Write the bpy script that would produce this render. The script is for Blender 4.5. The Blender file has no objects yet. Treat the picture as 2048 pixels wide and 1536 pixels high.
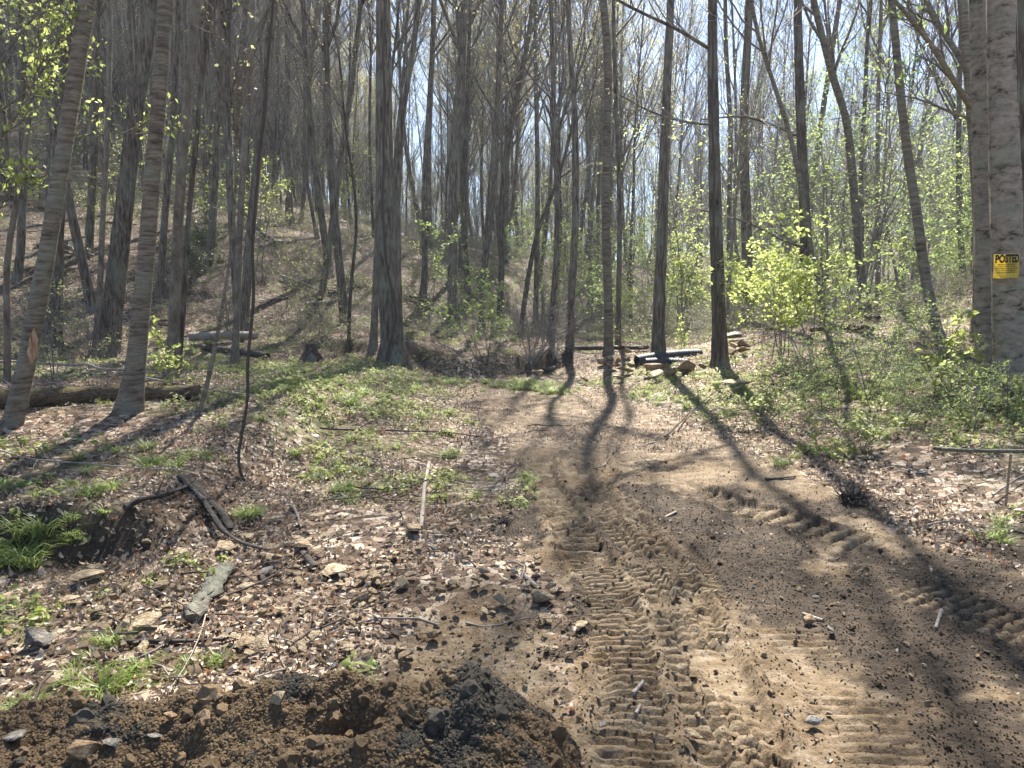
import bpy, bmesh, math, random
import numpy as np
from mathutils import Vector, Matrix, Euler
S = bpy.context.scene
COL = S.collection
PI = math.pi
random.seed(7)

# ------------------------------------------------------------------ camera
FPX = 1400.0                      # focal length in pixels of the 2048 px wide photograph
PITCH = math.radians(6.84)
CAMZ = 1.6
cam_d = bpy.data.cameras.new('camera'); cam = bpy.data.objects.new('camera', cam_d); COL.objects.link(cam)
cam_d.sensor_width = 36; cam_d.lens = 36*FPX/2048; cam_d.clip_end = 2000; cam_d.clip_start = .05
cam.location = (0, 0, CAMZ); cam.rotation_euler = (PI/2-PITCH, 0, 0)
S.camera = cam
# ------------------------------------------------------------------ light
SUN_ELEV = math.radians(50); SUN_AZ = math.radians(6)     # azimuth clockwise from +Y
w = bpy.data.worlds.new('World'); S.world = w; w.use_nodes = True
nt = w.node_tree; nt.nodes.clear()
sky = nt.nodes.new('ShaderNodeTexSky'); sky.sky_type = 'NISHITA'; sky.sun_disc = False
sky.sun_elevation = SUN_ELEV; sky.sun_rotation = SUN_AZ; sky.air_density = 1.0; sky.dust_density = 0.3; sky.ozone_density = 5.0
bg = nt.nodes.new('ShaderNodeBackground'); bg.inputs[1].default_value = 0.056
wo = nt.nodes.new('ShaderNodeOutputWorld')
nt.links.new(sky.outputs[0], bg.inputs[0]); nt.links.new(bg.outputs[0], wo.inputs[0])
sd = bpy.data.lights.new('sun', 'SUN'); sun = bpy.data.objects.new('sun', sd); COL.objects.link(sun)
sd.energy = 5.0; sd.angle = math.radians(.7); sd.color = (1, .94, .84)
sv = Vector((math.sin(SUN_AZ)*math.cos(SUN_ELEV), math.cos(SUN_AZ)*math.cos(SUN_ELEV), math.sin(SUN_ELEV)))
sun.rotation_euler = sv.to_track_quat('Z', 'Y').to_euler(); sun.location = sv*60
vs = S.view_settings; vs.view_transform = 'Standard'; vs.look = 'None'; vs.exposure = 2.12; vs.gamma = 1; vs.use_curve_mapping = False
cy = S.cycles; cy.max_bounces = 5; cy.diffuse_bounces = 3; cy.glossy_bounces = 2; cy.transmission_bounces = 3; cy.transparent_max_bounces = 4
cy.volume_bounces = 0; cy.use_denoising = True; cy.sample_clamp_indirect = 4; cy.caustics_reflective = False; cy.caustics_refractive = False

HAZE = .0009

# ------------------------------------------------------------------ numeric helpers
def hash2(ix, iy, seed):
    n = (ix.astype(np.int64)*374761393 + iy.astype(np.int64)*668265263 + seed*1442695041) & 0xffffffff
    n = ((n ^ (n >> 13))*1274126177) & 0xffffffff
    n = n ^ (n >> 16)
    return (n & 0xffffff)/float(0xffffff)
def vnoise(x, y, s=1.0, seed=0):
    x = np.asarray(x, float)/s + 1000.3; y = np.asarray(y, float)/s + 1000.7
    ix = np.floor(x); iy = np.floor(y); fx = x-ix; fy = y-iy
    fx = fx*fx*(3-2*fx); fy = fy*fy*(3-2*fy)
    a = hash2(ix, iy, seed); b = hash2(ix+1, iy, seed); c = hash2(ix, iy+1, seed); d = hash2(ix+1, iy+1, seed)
    return (a*(1-fx)+b*fx)*(1-fy)+(c*(1-fx)+d*fx)*fy - .5
def fbm(x, y, s, seed=0, o=4, g=.5):
    r = 0; a = 1
    for i in range(o):
        r = r + a*vnoise(x, y, s, seed+i*17); s *= .5; a *= g
    return r
def sstep(a, b, x): t = np.clip((x-a)/(b-a), 0, 1); return t*t*(3-2*t)
def sp(x, k=1.0): return np.where(x/k > 20, x, k*np.log1p(np.exp(np.minimum(x/k, 20))))
def unit(v): return v/np.maximum(np.linalg.norm(v, axis=-1, keepdims=True), 1e-9)

# ------------------------------------------------------------------ terrain
FY = [-40, -22, -14, -8, -4, 0, 8, 20, 60]; FV = [2, 11, 15.5, 19, 23, 30, 44, 62, 110]
def road_c(y):  return np.interp(y, [0, 2.2, 4, 6, 8, 11, 14, 16], [1.7, 1.55, 1.45, 1.35, 1.1, .62, .15, -.2])
def road_h(y):  return np.interp(y, [0, 2.2, 4, 6, 8, 11, 14, 16], [1.7, 1.45, 1.2, 1.2, 1.45, 1.3, .95, .9])
TRACKS = []   # (world polyline, width, pitch, depth, chevron)
def px_flat(px, py, z=0.0):
    u = (px-1024)/FPX; v = (768-py)/FPX
    dy = math.cos(PITCH)+v*math.sin(PITCH); dz = -math.sin(PITCH)+v*math.cos(PITCH)
    t = (z-CAMZ)/dz
    return (u*t, dy*t)
for pts, wd, pitch, dep, chev in [
    ([(1560,1700),(1500,1536),(1440,1400),(1370,1230),(1310,1120),(1240,1040),(1200,970),(1180,905)], .33, .075, .035, .55),
    ([(1290,1700),(1270,1536),(1255,1350),(1230,1200),(1165,1080),(1100,990),(1060,920)], .27, .055, .03, .3),
    ([(1440,1250),(1370,1120),(1290,1040),(1220,985)], .24, .05, .02, .3),
    ([(1790,1105),(1640,1062),(1500,1025),(1390,990),(1330,960)], .34, .13, .04, .1),
    ([(2200,1330),(2048,1270),(1900,1210),(1760,1150)], .3, .075, .03, .5),
    ([(1900,1700),(1790,1536),(1690,1400),(1560,1230)], .3, .06, .014, .2),
    ([(1190,1130),(1130,1040),(1085,960),(1075,905)], .3, .13, .035, .1)]:
    p = np.array([px_flat(*q) for q in pts])
    d = np.r_[0, np.cumsum(np.linalg.norm(np.diff(p, axis=0), axis=1))]
    s = np.linspace(0, d[-1], 26)
    TRACKS.append((np.c_[np.interp(s, d, p[:, 0]), np.interp(s, d, p[:, 1])], wd, pitch, dep, chev))
def tracks(x, y):
    dz = np.zeros_like(x); mk = np.zeros_like(x)
    near = (x > -.8) & (x < 4.5) & (y > 1.2) & (y < 9.5)
    if not near.any(): return dz, mk
    X = x[near]; Y = y[near]; D = np.zeros_like(X); M = np.zeros_like(X)
    for P, wd, pitch, dep, chev in TRACKS:
        best = np.full(X.shape, 9.); lat = np.zeros_like(X); arc = np.zeros_like(X); s0 = 0
        for a, b in zip(P[:-1], P[1:]):
            ab = b-a; L = np.hypot(*ab); t = np.clip(((X-a[0])*ab[0]+(Y-a[1])*ab[1])/L**2, 0, 1)
            dx = X-a[0]-t*ab[0]; dy = Y-a[1]-t*ab[1]; d = np.hypot(dx, dy)
            k = d < best; best[k] = d[k]; lat[k] = ((ab[0]*dy-ab[1]*dx)/L)[k]; arc[k] = (s0+t*L)[k]; s0 += L
        q = np.abs(lat)/(wd/2)
        wear = sstep(-.42, .02, fbm(X, Y, .35, 91, 4))*(1-.3*sstep(.1, .3, fbm(X, Y, .05, 92, 2)))
        endf = sstep(0, .35, arc)*sstep(0, .35, s0-arc)
        inside = (1-sstep(.88, 1.08, q))*endf
        ph = (arc + chev*.35*np.abs(lat) + .006*vnoise(X, Y, .05, 5) + .02*vnoise(X, Y, .5, 6) + (lat > 0)*pitch*.3*(chev > .4))/pitch
        fr = ph-np.floor(ph)
        bar = sstep(.0, .06, fr)*(1-sstep(.6, .68, fr))
        if chev > .4: bar = bar*(1-.8*(np.abs(q-.42) < .05))*(1-.7*(q < .05))
        berm = np.exp(-((q-1.22)/.2)**2)*endf
        dd = inside*(-dep*1.0+dep*1.15*bar*wear) + berm*dep*(.7+1.3*vnoise(X, Y, .08, 7)+.6*vnoise(X, Y, .3, 8))
        k = np.abs(dd) > np.abs(D); D[k] = dd[k]
        M = np.maximum(M, inside*(.35+.65*bar*wear))
    dz[near] = D; mk[near] = M
    return dz, mk
def base_h(x, y):
    rc = road_c(y); rh = road_h(y)
    # hills
    foot = np.interp(x, FY, FV)
    sl = y-foot
    hl = .44*sp(sl, 1.6); cap = np.interp(x, [-90, -60, -40, -28, -18, -8, 0, 15, 60], [40, 30, 21, 14.5, 8.5, 5.5, 4, 4.5, 9])
    hl = cap*(1-np.exp(-hl/cap*1.08))
    hl = np.where(np.isfinite(hl), hl, 0)
    edge = rc+rh
    far = sstep(14, 30, y)
    hr = .17*sp(x-edge-.1, .35)*(1-far*.75)+.3*sp(x-np.interp(y, [0, 8, 13, 20, 40, 80], [7, 6.2, 7.2, 11, 22, 40]), .7)
    hr = 8.5*(1-np.exp(-hr/8.5))
    h = hl+hr+.028*sp(y-19, 2)*(1-sstep(60, 120, y))+1.0*sstep(60, 120, y)
    # left bench and terrace
    h = h+.24*sstep(.15, 1.6, rc-rh-x)*sstep(5.2, 8.5, y)*(1-sstep(17, 22, y))
    ter = sstep(-.12, .2, y-4.35-.25*vnoise(x, y, .7, 3)-.35*np.maximum(x+2.6, 0))*sstep(2.0, 2.7, -x)
    h = h+.27*ter*(1-sstep(7, 12, y)*.6)
    # cut bank and hollow beyond the end of the track
    bx = sstep(-6.5, -4.2, x)*(1-sstep(.6, 2.2, x))
    scy = 16.1+.5*np.sin(x*.9)+.3*vnoise(x, y, 1.2, 9)+.25*np.maximum(-x-1.5, 0)
    h = h-.32*np.exp(-((y-scy+.7)/.7)**2)*bx*np.exp(-((x+.2)/2.2)**2)
    h = h+(.38+.35*vnoise(x, y, .9, 19))*sstep(-.15, .35, y-scy)*bx*(1-sstep(2.5, 9, y-scy))
    # dark hollow under the left bank
    h = h-.35*np.exp(-((x+8.6)/2.2)**2-((y-15.5)/1.2)**2)
    rough = 1-.7*np.exp(-((x-rc)/np.maximum(rh, .1))**4)*(y < 15)
    h = h+rough*(.16*fbm(x, y, 3.1, 11, 3)+.05*fbm(x, y, .6, 12, 3))+.035*fbm(x, y, 1.3, 13, 2)
    h = h+1.6*fbm(x, y, 22, 14, 2)*sstep(25, 60, np.hypot(x, y))
    return h
def H(x, y, fine=True):
    x = np.atleast_1d(np.asarray(x, float)); y = np.atleast_1d(np.asarray(y, float))
    h = base_h(x, y)
    if fine:
        dz, mk = tracks(x, y)
        near = 1-sstep(8, 16, np.hypot(x, y))
        h = h+dz+near*(1-.6*np.clip(mk*2, 0, 1))*(.022*fbm(x, y, .16, 21, 3)+.012*np.abs(vnoise(x, y, .045, 22)))
    return h
def project(x, y, z):
    cy_, cz = y, z-CAMZ
    f = cy_*math.cos(PITCH)-cz*math.sin(PITCH); u = cy_*math.sin(PITCH)+cz*math.cos(PITCH)
    return 1024+FPX*x/f, 768-FPX*u/f
TT = np.concatenate([np.arange(1.6, 30, .02), np.arange(30, 220, .2)])
def at(px, py):
    """the point of the ground seen at a pixel of the photograph"""
    u = (px-1024)/FPX; v = (768-py)/FPX
    d = np.array([u, math.cos(PITCH)+v*math.sin(PITCH), -math.sin(PITCH)+v*math.cos(PITCH)])
    P = d[None]*TT[:, None]; z = P[:, 2]+CAMZ
    hit = np.nonzero(z <= H(P[:, 0], P[:, 1], False))[0]
    i = hit[0] if len(hit) else len(TT)-1
    return Vector((P[i, 0], P[i, 1], float(H(P[i, 0], P[i, 1])[0])))
def ray_at_y(px, py, y):
    u = (px-1024)/FPX; v = (768-py)/FPX
    t = y/(math.cos(PITCH)+v*math.sin(PITCH))
    return Vector((u*t, y, CAMZ+t*(-math.sin(PITCH)+v*math.cos(PITCH))))
def on(x, y): return Vector((x, y, float(H(x, y)[0])))

def dark_mask(x, y):
    """moist dark soil: churned clods by the ruts, the bank cut, the fresh spoil on the track; darker along the terrace edge too"""
    m = np.zeros_like(x)
    for cx, cyy, rx, ry, a in [(1.35, 4.7, 1.1, .9, 1.1), (2.0, 3.3, .9, 1.0, 1.1), (1.15, 5.55, .55, .35, 1), (.05, 5.1, .32, .35, 1.2), (.45, 4.0, .16, .7, 1.0),
                               (.28, 3.3, .14, .9, .6), (1.9, 2.5, .6, .5, .8), (2.6, 5.2, .7, .35, .9), (1.3, 6.6, .35, .35, .8), (2.9, 3.9, .8, .7, .9), (.95, 2.9, .16, .9, .35)]:
        m = np.maximum(m, a*np.exp(-((x-cx)/rx)**2-((y-cyy)/ry)**2))
    m = m+(.75*fbm(x, y, .5, 31, 4)+.35*vnoise(x, y, .07, 33))*np.clip(m*4, .55, 1)*1.25
    m = sstep(.30, .58, m)
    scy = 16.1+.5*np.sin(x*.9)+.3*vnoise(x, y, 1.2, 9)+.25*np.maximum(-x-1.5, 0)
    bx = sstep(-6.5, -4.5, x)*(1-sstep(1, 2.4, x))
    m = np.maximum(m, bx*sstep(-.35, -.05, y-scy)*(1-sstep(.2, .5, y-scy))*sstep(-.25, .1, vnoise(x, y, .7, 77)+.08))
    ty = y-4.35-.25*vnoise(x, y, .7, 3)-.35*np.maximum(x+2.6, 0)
    m = np.maximum(m, sstep(2.0, 2.6, -x)*sstep(-.5, -.2, ty)*(1-sstep(.1, .35, ty))*(x > -8))  # dark band following the terrace edge
    return np.clip(m, 0, 1)
def dirt_mask(x, y):
    """bare soil of the track, 1 = no leaves"""
    rc = road_c(y); rh = road_h(y)
    q = np.abs(x-rc)/rh
    n = .35*fbm(x, y, .7, 41, 4)
    m = (1-sstep(.85, 1.12, q+n))*np.where(y+2.2*n > 6.6, 1-.52*sstep(6.0, 7.4, y+2.2*n), 1-.52*sstep(6.0, 7.4, y+2.2*n))*(1-sstep(14, 16, y))
    rocky = .72*np.exp(-((x+.15)/.45)**2-((y-3.0)/1.0)**2)   # stony strip beside the ruts
    return np.clip(np.maximum(m, rocky+n*.6), 0, 1)*(y < 17)*(y > -6)
def green_mask(x, y):
    m = np.zeros_like(x)
    for cx, cyy, rx, ry, a in [(-2.6, 11.5, 2.0, 3.8, .9), (-4.5, 14, 2.2, 2.2, .7), (4.8, 9.2, 2.2, 3.2, .95), (6.0, 6.8, 2.2, 2.0, .95), (-8.5, 12, 2.5, 2.5, .6), (-3.2, 8.6, 1.5, 1.2, .55), (2.9, 13.5, 1.4, 1.8, .75),
                               (9.5, 13, 3.5, 4, .5), (3, 24, 9, 7, .5), (12, 30, 9, 12, .8), (-1.6, 7, .9, 1.3, .45)]:
        m = np.maximum(m, a*np.exp(-((x-cx)/rx)**2-((y-cyy)/ry)**2))
    m = m+.8*fbm(x, y, 1.1, 51, 3)+.1
    on_road = (np.abs(x-road_c(y)) < road_h(y)*.95) & (y < 15)
    strip = np.exp(-((x-np.interp(y, [8, 15], [.9, .28]))/.22)**2)*sstep(9.5, 11, y)*(1-sstep(14.5, 15.2, y))
    m = np.where(on_road, strip*.9+m*.12, m)
    return np.clip(m, 0, 1)

# ------------------------------------------------------------------ mesh helpers
def new_mesh(name, V, F, uvs=None, smooth=True, mats=(), mi=None):
    """V (n,3); F (m,4) or (m,3) or a list of both"""
    V = np.asarray(V, np.float32)
    Fs = F if isinstance(F, list) else [F]
    me = bpy.data.meshes.new(name)
    me.vertices.add(len(V)); me.vertices.foreach_set('co', V.ravel())
    loops = np.concatenate([f.ravel() for f in Fs]).astype(np.int32)
    tot = np.concatenate([np.full(len(f), f.shape[1]) for f in Fs]).astype(np.int32)
    st = np.r_[0, np.cumsum(tot)[:-1]].astype(np.int32)
    me.loops.add(len(loops)); me.loops.foreach_set('vertex_index', loops)
    me.polygons.add(len(tot)); me.polygons.foreach_set('loop_start', st); me.polygons.foreach_set('loop_total', tot)
    if mi is not None: me.polygons.foreach_set('material_index', np.asarray(mi, np.int32))
    me.polygons.foreach_set('use_smooth', np.full(len(tot), smooth))
    for m in mats: me.materials.append(m)
    me.update(calc_edges=True)
    return me
class Acc:
    """collects vertices and faces with a material index"""
    def __init__(s): s.V = []; s.Q = []; s.T = []; s.qm = []; s.tm = []; s.n = 0
    def add(s, V, F, m=0):
        F = np.asarray(F)
        if len(F) == 0: return
        s.V.append(V)
        if F.shape[1] == 4: s.Q.append(F+s.n); s.qm.append(np.full(len(F), m))
        else: s.T.append(F+s.n); s.tm.append(np.full(len(F), m))
        s.n += len(V)
    def mesh(s, name, mats, smooth=True):
        Fs = []; mi = []
        if s.Q: Fs.append(np.concatenate(s.Q)); mi += s.qm
        if s.T: Fs.append(np.concatenate(s.T)); mi += s.tm
        return new_mesh(name, np.concatenate(s.V), Fs, smooth=smooth, mats=mats, mi=np.concatenate(mi))
def link(name, data, parent=None):
    o = bpy.data.objects.new(name, data); COL.objects.link(o)
    if parent: o.parent = parent
    return o
def tag(o, label=None, cat=None, group=None, kind=None):
    if label: o['label'] = label
    if cat: o['category'] = cat
    if group: o['group'] = group
    if kind: o['kind'] = kind
    return o
def tubes(P, R, sides, cap=False):
    """P (N,K,3) centre lines, R (N,K) radii -> vertices, quads"""
    N, K, _ = P.shape
    T = np.empty_like(P); T[:, 1:-1] = P[:, 2:]-P[:, :-2]; T[:, 0] = P[:, 1]-P[:, 0]; T[:, -1] = P[:, -1]-P[:, -2]
    T = unit(T)
    m = unit(T.mean(1)); ref = np.where(np.abs(m[:, 2:3]) > .8, np.array([[1., 0, 0]]), np.array([[0, 0, 1.]]))
    A = unit(np.cross(T, ref[:, None, :])); B = np.cross(T, A)
    th = np.arange(sides)*2*PI/sides
    R3 = R[:, :, None, None] if R.ndim == 2 else R[..., None]
    V = P[:, :, None]+R3*(np.cos(th)[None, None, :, None]*A[:, :, None]+np.sin(th)[None, None, :, None]*B[:, :, None])
    idx = np.arange(N*K*sides).reshape(N, K, sides)
    a = idx[:, :-1]; b = idx[:, 1:]
    F = np.stack([a, np.roll(a, -1, 2), np.roll(b, -1, 2), b], -1).reshape(-1, 4)
    return V.reshape(-1, 3), F
def spawn(P, R, n, t0, t1, L, ang, up, K, jit, rng, rr=.6, tip=.15, tpow=1.0, side=None):
    N, K0, _ = P.shape; m = N*n
    idx = np.repeat(np.arange(N), n); t = t0+(t1-t0)*rng.random(m)**tpow
    f = t*(K0-1)*.9999; i = f.astype(int); fr = (f-i)[:, None]
    p = P[idx, i]*(1-fr)+P[idx, i+1]*fr; tg = unit(P[idx, i+1]-P[idx, i])
    r = R[idx, i]*(1-fr[:, 0])+R[idx, i+1]*fr[:, 0]
    pl = np.linalg.norm(np.diff(P, axis=1), axis=2).sum(1)[idx]
    ln = pl*L*(1-.55*(t-t0)/(max(t1-t0, .01)))*rng.uniform(.6, 1.25, m)
    pr = unit(np.cross(tg, rng.normal(size=(m, 3))))
    a = np.radians(ang)*rng.uniform(.7, 1.3, m)[:, None]
    d = np.cos(a)*tg+np.sin(a)*pr
    out = np.empty((m, K, 3)); out[:, 0] = p
    for k in range(1, K):
        d = unit(d+np.array([0, 0, up/K])+jit*rng.normal(size=(m, 3)))
        p = p+d*(ln/(K-1))[:, None]; out[:, k] = p
    r0 = np.minimum(r*rr, ln*.03+.004)
    rad = r0[:, None]*np.linspace(1, tip, K)[None]
    return out, rad
def leaves(P, n, t0, size, rng, droop=.3, spread=.05, wid=.55, fold=.25):
    """n leaves on each polyline; one folded leaf is four triangles"""
    N, K, _ = P.shape; m = N*n
    idx = np.repeat(np.arange(N), n); t = rng.uniform(t0, 1, m); f = t*(K-1)*.9999; i = f.astype(int); fr = (f-i)[:, None]
    p = P[idx, i]*(1-fr)+P[idx, i+1]*fr+rng.normal(size=(m, 3))*spread
    d = unit(rng.normal(size=(m, 3))*[1, 1, .5]-[0, 0, droop]); s = unit(np.cross(d, rng.normal(size=(m, 3))*[.5, .5, 1])); nrm = np.cross(d, s)
    L = (size*rng.uniform(.6, 1.3, m))[:, None]; W = L*wid*.5
    v0 = p; v1 = p+d*L*.45+s*W+nrm*L*fold*.3; v2 = p+d*L-nrm*L*.1; v3 = p+d*L*.45-s*W+nrm*L*fold*.3; v4 = p+d*L*.5
    V = np.stack([v0, v1, v2, v3], 1).reshape(-1, 3); b = np.arange(m)*4
    F = np.concatenate([np.stack([b, b+1, b+2], 1), np.stack([b, b+2, b+3], 1)])
    return V, F

# ------------------------------------------------------------------ materials
def mat(name, fn, rough=.8, spec=.3):
    m = bpy.data.materials.new(name); m.use_nodes = True; n = m.node_tree; n.nodes.clear()
    out = n.nodes.new('ShaderNodeOutputMaterial'); b = n.nodes.new('ShaderNodeBsdfPrincipled')
    b.inputs['Roughness'].default_value = rough; b.inputs['Specular IOR Level'].default_value = spec
    n.links.new(b.outputs[0], out.inputs[0])
    fn(n, b, out); m.cycles.displacement_method = 'BUMP'
    return m
def N(n, t, **k):
    x = n.nodes.new(t)
    for a, v in k.items():
        if a.startswith('i_'):
            key = a[2:]; key = int(key) if key.isdigit() else key.replace('_', ' ')
            x.inputs[key].default_value = v
        else: setattr(x, a, v)
    return x
def ramp(n, src, stops, interp='LINEAR'):
    r = n.nodes.new('ShaderNodeValToRGB'); r.color_ramp.interpolation = interp
    e = r.color_ramp.elements
    while len(e) < len(stops): e.new(.5)
    for el, (p, c) in zip(e, stops): el.position = p; el.color = (*c, 1) if len(c) == 3 else c
    n.links.new(src, r.inputs[0]); return r.outputs[0]
def mix(n, a, b, f, mode='MIX'):
    x = n.nodes.new('ShaderNodeMix'); x.data_type = 'RGBA'; x.blend_type = mode
    for s, v in ((6, a), (7, b)):
        if isinstance(v, tuple): x.inputs[s].default_value = (*v, 1)
        else: n.links.new(v, x.inputs[s])
    if isinstance(f, (int, float)): x.inputs[0].default_value = f
    else: n.links.new(f, x.inputs[0])
    return x.outputs[2]
def bump(n, b, src, st, dist):
    x = N(n, 'ShaderNodeBump'); x.inputs['Strength'].default_value = st; x.inputs['Distance'].default_value = dist
    n.links.new(src, x.inputs['Height'])
    if b.inputs['Normal'].is_linked: n.links.new(b.inputs['Normal'].links[0].from_socket, x.inputs['Normal'])
    n.links.new(x.outputs[0], b.inputs['Normal'])
def coords(n, scale=(1, 1, 1), which='Object'):
    tc = N(n, 'ShaderNodeTexCoord'); mp = N(n, 'ShaderNodeMapping'); mp.inputs['Scale'].default_value = scale
    n.links.new(tc.outputs[which], mp.inputs[0]); return mp.outputs[0]
def noise(n, vec, s, d=4, r=.6, dist=0.0):
    x = N(n, 'ShaderNodeTexNoise'); x.inputs['Scale'].default_value = s; x.inputs['Detail'].default_value = d; x.inputs['Roughness'].default_value = r; x.inputs['Distortion'].default_value = dist
    n.links.new(vec, x.inputs['Vector']); return x.outputs['Fac']
def voro(n, vec, s, feat='F1', out='Distance', rnd=1):
    x = N(n, 'ShaderNodeTexVoronoi'); x.feature = feat; x.inputs['Scale'].default_value = s; x.inputs['Randomness'].default_value = rnd
    n.links.new(vec, x.inputs['Vector']); return x.outputs[out]
def rnd(n): return N(n, 'ShaderNodeObjectInfo').outputs['Random']

def m_bark(name, c0, c1, c2, kind):
    def f(n, b, o):
        if kind == 'furrow':
            v = coords(n, (1, 1, .13)); a = noise(n, v, 24, 5, .65, .12); w2 = noise(n, coords(n), 1.4, 3)
            c = ramp(n, a, [(.34, c0), (.5, c1), (.66, c2)]); h = a
        elif kind == 'band':
            v = coords(n, (.7, .7, 4.5)); a = noise(n, v, 7, 6, .72, .25); w2 = noise(n, coords(n), 4, 4)
            c = ramp(n, a, [(.32, c0), (.46, c1), (.62, c2)]); h = a
        elif kind == 'mottle':
            v = coords(n, (1, 1, 1.9)); a = noise(n, v, 7, 6, .68, .2); w2 = noise(n, coords(n, (1, 1, 1.3)), 2.3, 5, .65)
            c = ramp(n, a, [(.36, c0), (.44, c1), (.62, c2)]); h = a
        else:
            v = coords(n, (1, 1, .5)); a = noise(n, v, 10, 5, .7, .3); w2 = noise(n, coords(n), 2, 4)
            c = ramp(n, a, [(.3, c0), (.5, c1), (.7, c2)]); h = a
        lich = ramp(n, w2, [(.5, (0, 0, 0)), (.62, (1, 1, 1))])
        c = mix(n, c, mix(n, c, (.23, .25, .19), .45), lich)
        c = mix(n, c, mix(n, c, (.6, .58, .56), .5, 'MULTIPLY'), rnd(n))
        n.links.new(c, b.inputs['Base Color']); bump(n, b, h, 1.0, {'furrow': .022, 'band': .012, 'mottle': .012, 'plain': .012}[kind])
    return mat(name, f, .85, .25)
M_FURROW = m_bark('bark_furrowed', (.028, .021, .015), (.135, .108, .083), (.26, .222, .178), 'furrow')
M_BAND = m_bark('bark_banded', (.055, .043, .032), (.145, .118, .088), (.27, .23, .175), 'band')
M_PLAIN = m_bark('bark_smooth', (.07, .055, .04), (.18, .145, .11), (.30, .25, .20), 'plain')
M_DARK = m_bark('bark_dark', (.022, .017, .013), (.085, .064, .048), (.17, .13, .10), 'furrow')
M_BEECH = m_bark('bark_mottled', (.05, .038, .028), (.24, .195, .15), (.38, .325, .265), 'mottle')
def f_twig(n, b, o):
    c = mix(n, (.13, .108, .092), (.23, .20, .175), rnd(n)); n.links.new(c, b.inputs['Base Color'])
M_TWIG = mat('twig_bark', f_twig, .7, .4)
def f_twigd(n, b, o): b.inputs['Base Color'].default_value = (.07, .055, .045, 1)
M_TWIGD = mat('twig_dark', f_twigd, .8, .2)
def m_leaf(name, ca, cb, tr=.55, rough=.45):
    def f(n, b, o):
        g = noise(n, coords(n), 9, 2); g2 = ramp(n, g, [(.35, (0, 0, 0)), (.65, (1, 1, 1))])
        c = mix(n, ca, cb, g2); n.links.new(c, b.inputs['Base Color'])
        t = N(n, 'ShaderNodeBsdfTranslucent'); n.links.new(mix(n, c, (1.0, 1.0, .55), .25), t.inputs[0])
        ms = N(n, 'ShaderNodeMixShader'); ms.inputs[0].default_value = tr
        n.links.new(b.outputs[0], ms.inputs[1]); n.links.new(t.outputs[0], ms.inputs[2]); n.links.new(ms.outputs[0], o.inputs[0])
    return mat(name, f, rough, .35)
L_LIME = m_leaf('leaf_lime', (.22, .32, .03), (.40, .46, .07), .6)
L_GREEN = m_leaf('leaf_green', (.09, .20, .025), (.20, .33, .045), .6)
L_PALE = m_leaf('leaf_pale_bud', (.42, .44, .14), (.56, .54, .26), .55)
L_YELL = m_leaf('leaf_yellow_bud', (.40, .38, .08), (.50, .42, .12), .6)
L_PINK = m_leaf('leaf_red_bud', (.35, .16, .12), (.45, .26, .18), .5)
L_DEEP = m_leaf('leaf_deep', (.035, .07, .025), (.07, .12, .04), .25, .3)
L_HERB = m_leaf('leaf_herb', (.15, .20, .05), (.30, .33, .10), .45)
L_GRASS = m_leaf('grass_blade', (.10, .17, .03), (.24, .31, .07), .5)
def f_dry(n, b, o):
    r = rnd(n)
    c = ramp(n, r, [(0, (.09, .055, .035)), (.15, (.15, .108, .075)), (.42, (.28, .215, .155)), (.7, (.42, .35, .265)), (.92, (.50, .43, .34)), (.965, (.33, .16, .08)), (1, (.42, .2, .09))])
    g = noise(n, coords(n), 30, 2); c = mix(n, c, (.3, .2, .12), ramp(n, g, [(.4, (0, 0, 0)), (.8, (.6, .6, .6))]))
    n.links.new(c, b.inputs['Base Color'])
    t = N(n, 'ShaderNodeBsdfTranslucent'); n.links.new(c, t.inputs[0])
    ms = N(n, 'ShaderNodeMixShader'); ms.inputs[0].default_value = .22
    n.links.new(b.outputs[0], ms.inputs[1]); n.links.new(t.outputs[0], ms.inputs[2]); n.links.new(ms.outputs[0], o.inputs[0])
M_DRY = mat('dead_leaf', f_dry, .46, .45)
def m_rock(name, ca, cb, cc):
    def f(n, b, o):
        v = coords(n); a = noise(n, v, 5, 6, .65); s = noise(n, coords(n, (1, 1, 5)), 7, 4, .6)
        c = ramp(n, a, [(.3, ca), (.5, cb), (.68, cc)])
        c = mix(n, c, mix(n, c, (.55, .5, .45), 1, 'MULTIPLY'), ramp(n, s, [(.45, (0, 0, 0)), (.6, (1, 1, 1))]))
        c = mix(n, c, mix(n, c, (.6, .55, .5), 1, 'MULTIPLY'), rnd(n))
        n.links.new(c, b.inputs['Base Color']); bump(n, b, noise(n, v, 14, 6, .7), .8, .02); bump(n, b, s, .5, .015)
    return mat(name, f, .8, .3)
R_TAN = m_rock('stone_tan', (.26, .20, .12), (.46, .37, .24), (.60, .52, .37))
R_ORANGE = m_rock('stone_orange', (.20, .125, .065), (.35, .245, .14), (.47, .37, .24))
R_GREY = m_rock('stone_grey', (.12, .115, .105), (.25, .24, .22), (.42, .41, .37))
def m_soil(name, ca, cb, cc, sc=30):
    def f(n, b, o):
        v = coords(n); a = noise(n, v, sc, 6, .7)
        c = ramp(n, a, [(.3, ca), (.5, cb), (.7, cc)]); c = mix(n, c, mix(n, c, (.5, .5, .5), 1, 'MULTIPLY'), rnd(n))
        n.links.new(c, b.inputs['Base Color']); bump(n, b, noise(n, v, sc*2.2, 5, .75), 1, .012)
    return mat(name, f, .92, .15)
S_BROWN = m_soil('spoil_brown', (.15, .10, .055), (.34, .235, .135), (.5, .37, .23))
S_GREY = m_soil('spoil_grey', (.045, .038, .03), (.135, .12, .096), (.27, .245, .20))
S_MOIST = m_soil('moist_soil', (.04, .026, .015), (.10, .068, .042), (.18, .13, .085))

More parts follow.
